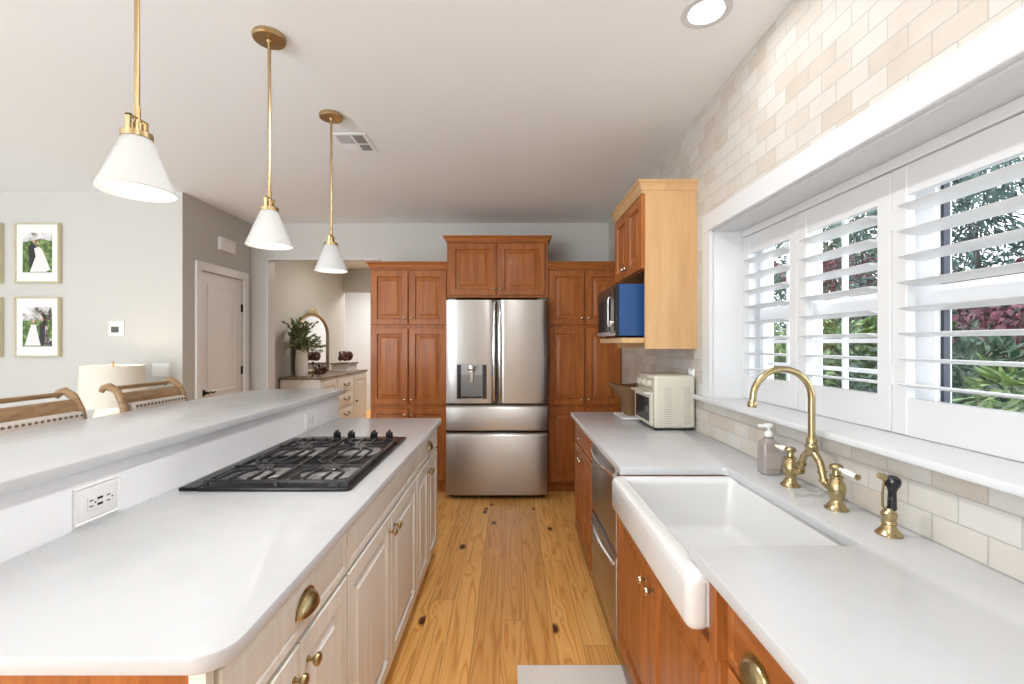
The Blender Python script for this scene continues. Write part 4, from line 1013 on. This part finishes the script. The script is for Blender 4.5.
# mirror
t = thing('arched_mirror', 'arched gilt framed mirror standing on the hall sideboard', 'mirror', (-2.76, 6.22, dt))
def mloop(ins, x):
    y0, y1 = 5.86+ins, 6.86-ins; zb = dt+0.012+ins; zs = 1.52; hh = 0.30-ins; out = [(x, y0, zb), (x, y1, zb)]
    c = (y0+y1)/2; rw = (y1-y0)/2
    for k in range(17):
        a = PI*k/16; out.append((x-0.03*0, c+rw*math.cos(a), zs+hh*math.sin(a)))
    return out
lp = [mloop(0.0, -2.77), mloop(0, -2.735), mloop(0.012, -2.722), mloop(0.03, -2.73), mloop(0.04, -2.745)]
n = len(lp[0]); vs = [p for l in lp for p in l]; fs = []
for i in range(len(lp)-1):
    for k in range(n): fs.append((i*n+k, i*n+(k+1) % n, (i+1)*n+(k+1) % n, (i+1)*n+k))
fs.append(tuple(range(n)))
link('mirror_frame', MB().add(vs, fs), M['gilt'], t, smooth=40)
link('mirror_glass', MB().add(mloop(0.04, -2.746), [tuple(range(n))]), M['mirror'], t, smooth=0)
cr = MB()
for a, r, zz in ((0, 0.05, 1.86), (-0.09, 0.035, 1.84), (0.09, 0.035, 1.84), (-0.16, 0.022, 1.815), (0.16, 0.022, 1.815)): cr.ball((-2.735, 6.36+a, zz), r, (0.4, 1.3, 0.9))
link('crest', cr, mat('gilt_light', (0.62, 0.5, 0.3), 0.4, 0.6), t)
mb = MB()
for y in (5.88, 6.84): mb.ball((-2.74, y, dt+0.02), 0.022, (1, 1.2, 0.9))
link('foot', mb, M['gilt'], t)
# vase with greenery
vx, vy = -2.61, 5.70
t = thing('greenery_vase', 'tall white vase of green eucalyptus sprigs on the hall sideboard', 'vase', (vx, vy, dt))
link('vase', MB().lathe([(0.055, 0), (0.068, 0.01), (0.074, 0.10), (0.072, 0.24), (0.060, 0.315), (0.066, 0.335), (0.060, 0.335), (0.052, 0.31), (0.05, 0.05), (0.001, 0.045)], (vx, vy, dt+0.0005), n=28), M['vase'], t)
random.seed(3)
stm = MB(); lf = MB()
def leafq(mb, p, d, L_, W_, nrm=None):
    d = Vector(d).normalized(); r = Vector((random.uniform(-1, 1), random.uniform(-1, 1), random.uniform(-1, 1)))
    s = d.cross(r).normalized(); u = s.cross(d)
    p = Vector(p); a = p+d*L_*0.5+s*W_*0.5+u*W_*0.12; b = p+d*L_*0.5-s*W_*0.5+u*W_*0.12; e = p+d*L_
    c = p+d*L_*0.5
    mb.add([p, a, e, b, c], [(0, 1, 4), (1, 2, 4), (2, 3, 4), (3, 0, 4)])
for i in range(44):
    a = random.uniform(0, 2*PI); sp_ = random.uniform(0.05, 0.30); hgt = random.uniform(0.12, 0.42)
    if i % 4 == 0: hgt = random.uniform(0.0, 0.12); sp_ = random.uniform(0.22, 0.32)
    p0 = Vector((vx, vy, dt+0.30)); p1 = p0+Vector((math.cos(a)*sp_*0.3, math.sin(a)*sp_*0.3, hgt*0.6+0.03)); p2 = p0+Vector((math.cos(a)*sp_*0.9, math.sin(a)*sp_, hgt))
    p2.x = max(p2.x, -2.69); p1.x = max(p1.x, -2.70)
    stm.tube([p0, p1, p2], 0.003, 5)
    for k in range(15):
        u = 0.3+0.7*k/15; q = p0.lerp(p1, u*2) if u < 0.5 else p1.lerp(p2, (u-0.5)*2)
        d_ = (p2-p1).normalized()+Vector((random.uniform(-1, 1), random.uniform(-1, 1), random.uniform(-0.6, 0.9)))*1.2
        leafq(lf, q, d_, random.uniform(0.045, 0.085), random.uniform(0.025, 0.042))
link('stems', stm, M['bark'], t); o = link('foliage', lf, M['euc'], t, smooth=0, fix=False)
# candle stands
for x, y, h, lb in ((-2.45, 5.66, 0.19, 'taller black candle stand beside the white vase, left of its twin'), (-2.41, 5.74, 0.15, 'shorter black candle stand beside the white vase, right of its twin')):
    o = link('candle_stand', MB().lathe([(0.032, 0), (0.032, 0.005), (0.008, 0.012), (0.005, 0.04), (0.009, 0.05), (0.005, 0.06), (0.005, h-0.03), (0.018, h-0.018), (0.012, h-0.006), (0.012, h), (0.001, h)], (x, y, dt+0.0005), n=16), M['blackm'], loc=(x, y, dt)); tag(o, lb, 'candle holder', 'black candle stands on the sideboard')
# riser with carved knot
t = thing('wooden_riser', 'small white riser with brown top at the sideboard far end', 'riser', (-2.45, 6.95, dt))
link('riser_top', box(-2.66, -2.38, 6.70, 7.16, dt+0.105, dt+0.125, 0.003), M['walnut'], t)
link('riser_box', box(-2.64, -2.40, 6.73, 7.13, dt+0.0005, dt+0.105, 0.003), M['cabw'], t)
mb = MB(); kx, ky, kz = -2.50, 6.88, dt+0.225; p = []
for i in range(65):
    a = 2*PI*i/64; p.append((kx+0.030*(math.sin(a)+2*math.sin(2*a)), ky+0.035*(math.cos(a)-2*math.cos(2*a)), kz-0.0+0.045*math.sin(3*a)))
mb.tube(p, 0.030, 10)
o = link('carved_knot', mb, M['brown'], loc=(kx, ky, dt+0.125), smooth=60); tag(o, 'dark brown carved knot ornament on the white riser', 'ornament')
for v in o.data.vertices: v.co.z += 0.0
# ornament on the sideboard near the mirror
mb = MB(); kx, ky, kz = -2.56, 6.12, dt+0.07
p = [(kx+0.022*(math.sin(2*PI*i/64)+2*math.sin(4*PI*i/64)), ky+0.028*(math.cos(2*PI*i/64)-2*math.cos(4*PI*i/64)), kz+0.035*math.sin(6*PI*i/64)) for i in range(65)]
mb.tube(p, 0.026, 10)
zmin = min(v[2] for v in mb.v); mb.v = [(a, b, c-zmin+dt+0.0005) for a, b, c in mb.v]
o = link('carved_knot', mb, M['brown'], loc=(kx, ky, dt), smooth=60); tag(o, 'dark brown carved knot ornament in front of the arched mirror', 'ornament', 'carved knots on the sideboard')

# ------------------------------------------------------------------ garden outside the window
struct('ground', box(1.34, 26, -8, 30, -0.35, -0.30), M['bounce_ground'])
random.seed(11)
def crownleaf(name, label, cx, cy, z0, rx, ry, rz, zc, nleaf, L_, W_, mt, droop=0, stem=True, cat='shrub', group='garden shrubs outside the window'):
    t = thing(name, label, cat, (cx, cy, -0.30), group)
    lf = MB()
    blobs = [(random.uniform(-0.75, 0.75), random.uniform(-0.75, 0.75), random.uniform(-0.8, 0.8)) for _ in range(16)]
    for i in range(nleaf):
        b = random.choice(blobs); r = 0.42*random.random()**0.4; a = random.uniform(0, 2*PI); e = math.asin(random.uniform(-1, 1))
        dv = Vector((math.cos(a)*math.cos(e), math.sin(a)*math.cos(e), math.sin(e)))
        p = Vector((cx+rx*(b[0]+dv.x*r), cy+ry*(b[1]+dv.y*r), zc+rz*(b[2]+dv.z*r)))
        if p.x < 1.7: continue
        if p.z < -0.28: continue
        d_ = dv+Vector((random.uniform(-0.6, 0.6), random.uniform(-0.6, 0.6), random.uniform(-0.6, 0.4)-droop))
        k = random.uniform(0.6, 1.3); leafq(lf, p, d_, L_*k, W_*k)
    link('foliage', lf, mt, t, smooth=0, fix=False)
    st = MB(); st.tube([(cx, cy, -0.30), (cx+0.05, cy, zc*0.4), (cx, cy+0.05, zc)], [0.07, 0.05, 0.02], 8)
    for b in blobs[:8]: st.tube([(cx, cy, zc*0.5), (cx+rx*b[0]*0.5, cy+ry*b[1]*0.5, (zc*0.5+zc+rz*b[2])/2), (cx+rx*b[0], cy+ry*b[1], zc+rz*b[2])], [0.03, 0.02, 0.008], 6)
    link('trunk', st, M['bark'], t)
Hh = 'garden shrubs outside the window'; TT = 'trees beyond the window'
crownleaf('evergreen_tree', 'dark blue-green evergreen seen through the upper right louvres', 6.6, 6.4, 0, 1.5, 1.5, 1.7, 3.1, 9000, 0.16, 0.035, M['leafb'], 0.3, cat='tree', group=TT)
crownleaf('evergreen_tree', 'tall dark evergreen tree behind the middle shutter', 8.5, 12.0, 0, 2.2, 2.2, 2.0, 3.6, 9000, 0.2, 0.06, M['leafd'], 0.2, cat='tree', group=TT)
crownleaf('evergreen_tree', 'pale blue-green tree seen through the leftmost shutter', 8.6, 17.0, 0, 2.2, 1.8, 2.8, 3.0, 8000, 0.2, 0.05, M['leafb'], 0.2, cat='tree', group=TT)
crownleaf('red_maple', 'red leaved maple seen through the right shutter', 5.0, 4.7, 0, 0.75, 0.7, 0.5, 1.75, 1100, 0.09, 0.05, M['leafr'], 0.4, cat='tree', group=TT)
crownleaf('red_maple', 'red leaved maple seen through the middle shutter', 5.4, 7.35, 0, 0.8, 0.7, 0.6, 2.3, 1000, 0.10, 0.06, M['leafr'], 0.4, cat='tree', group=TT)
crownleaf('garden_shrub', 'dark green bush low outside the right shutter', 4.2, 3.9, 0, 1.0, 1.0, 0.7, 0.75, 5000, 0.13, 0.05, M['leafd'], 0, group=Hh)
crownleaf('garden_shrub', 'bright yellow-green bush outside the middle shutter', 4.0, 5.6, 0, 1.1, 1.0, 0.85, 0.85, 7000, 0.15, 0.045, M['leafg'], 0.3, group=Hh)
crownleaf('garden_shrub', 'bright green bush outside the leftmost shutter', 4.6, 7.9, 0, 1.2, 1.2, 0.9, 0.9, 6000, 0.15, 0.05, M['leafg'], 0.3, group=Hh)
crownleaf('garden_shrub', 'loose fern green bush close outside the right shutter', 3.2, 2.75, 0, 0.5, 0.45, 0.45, 0.85, 1500, 0.16, 0.035, M['leafg'], 0.3, group=Hh)
crownleaf('garden_shrub', 'dark green hedge bush far behind the maples', 7.6, 8.8, 0, 1.8, 1.8, 1.2, 1.3, 7000, 0.18, 0.07, M['leafd'], 0, group=Hh)
crownleaf('garden_shrub', 'deep green hedge bush behind the right maple', 6.2, 5.2, 0, 1.2, 1.4, 1.0, 1.3, 6500, 0.16, 0.06, M['leafd'], 0, group=Hh)
t = thing('garden_fence', 'dark grey board fence low behind the garden shrubs', 'fence', (11.5, 9, -0.3))
for k in range(6): link('board', box(11.5, 11.53, 1.0, 18, -0.2+k*0.25, 0.02+k*0.25), M['fence'], t)
for k in range(8): link('post', box(11.53, 11.63, 1.2+k*2.3, 1.3+k*2.3, -0.30, 1.4), M['fence'], t)
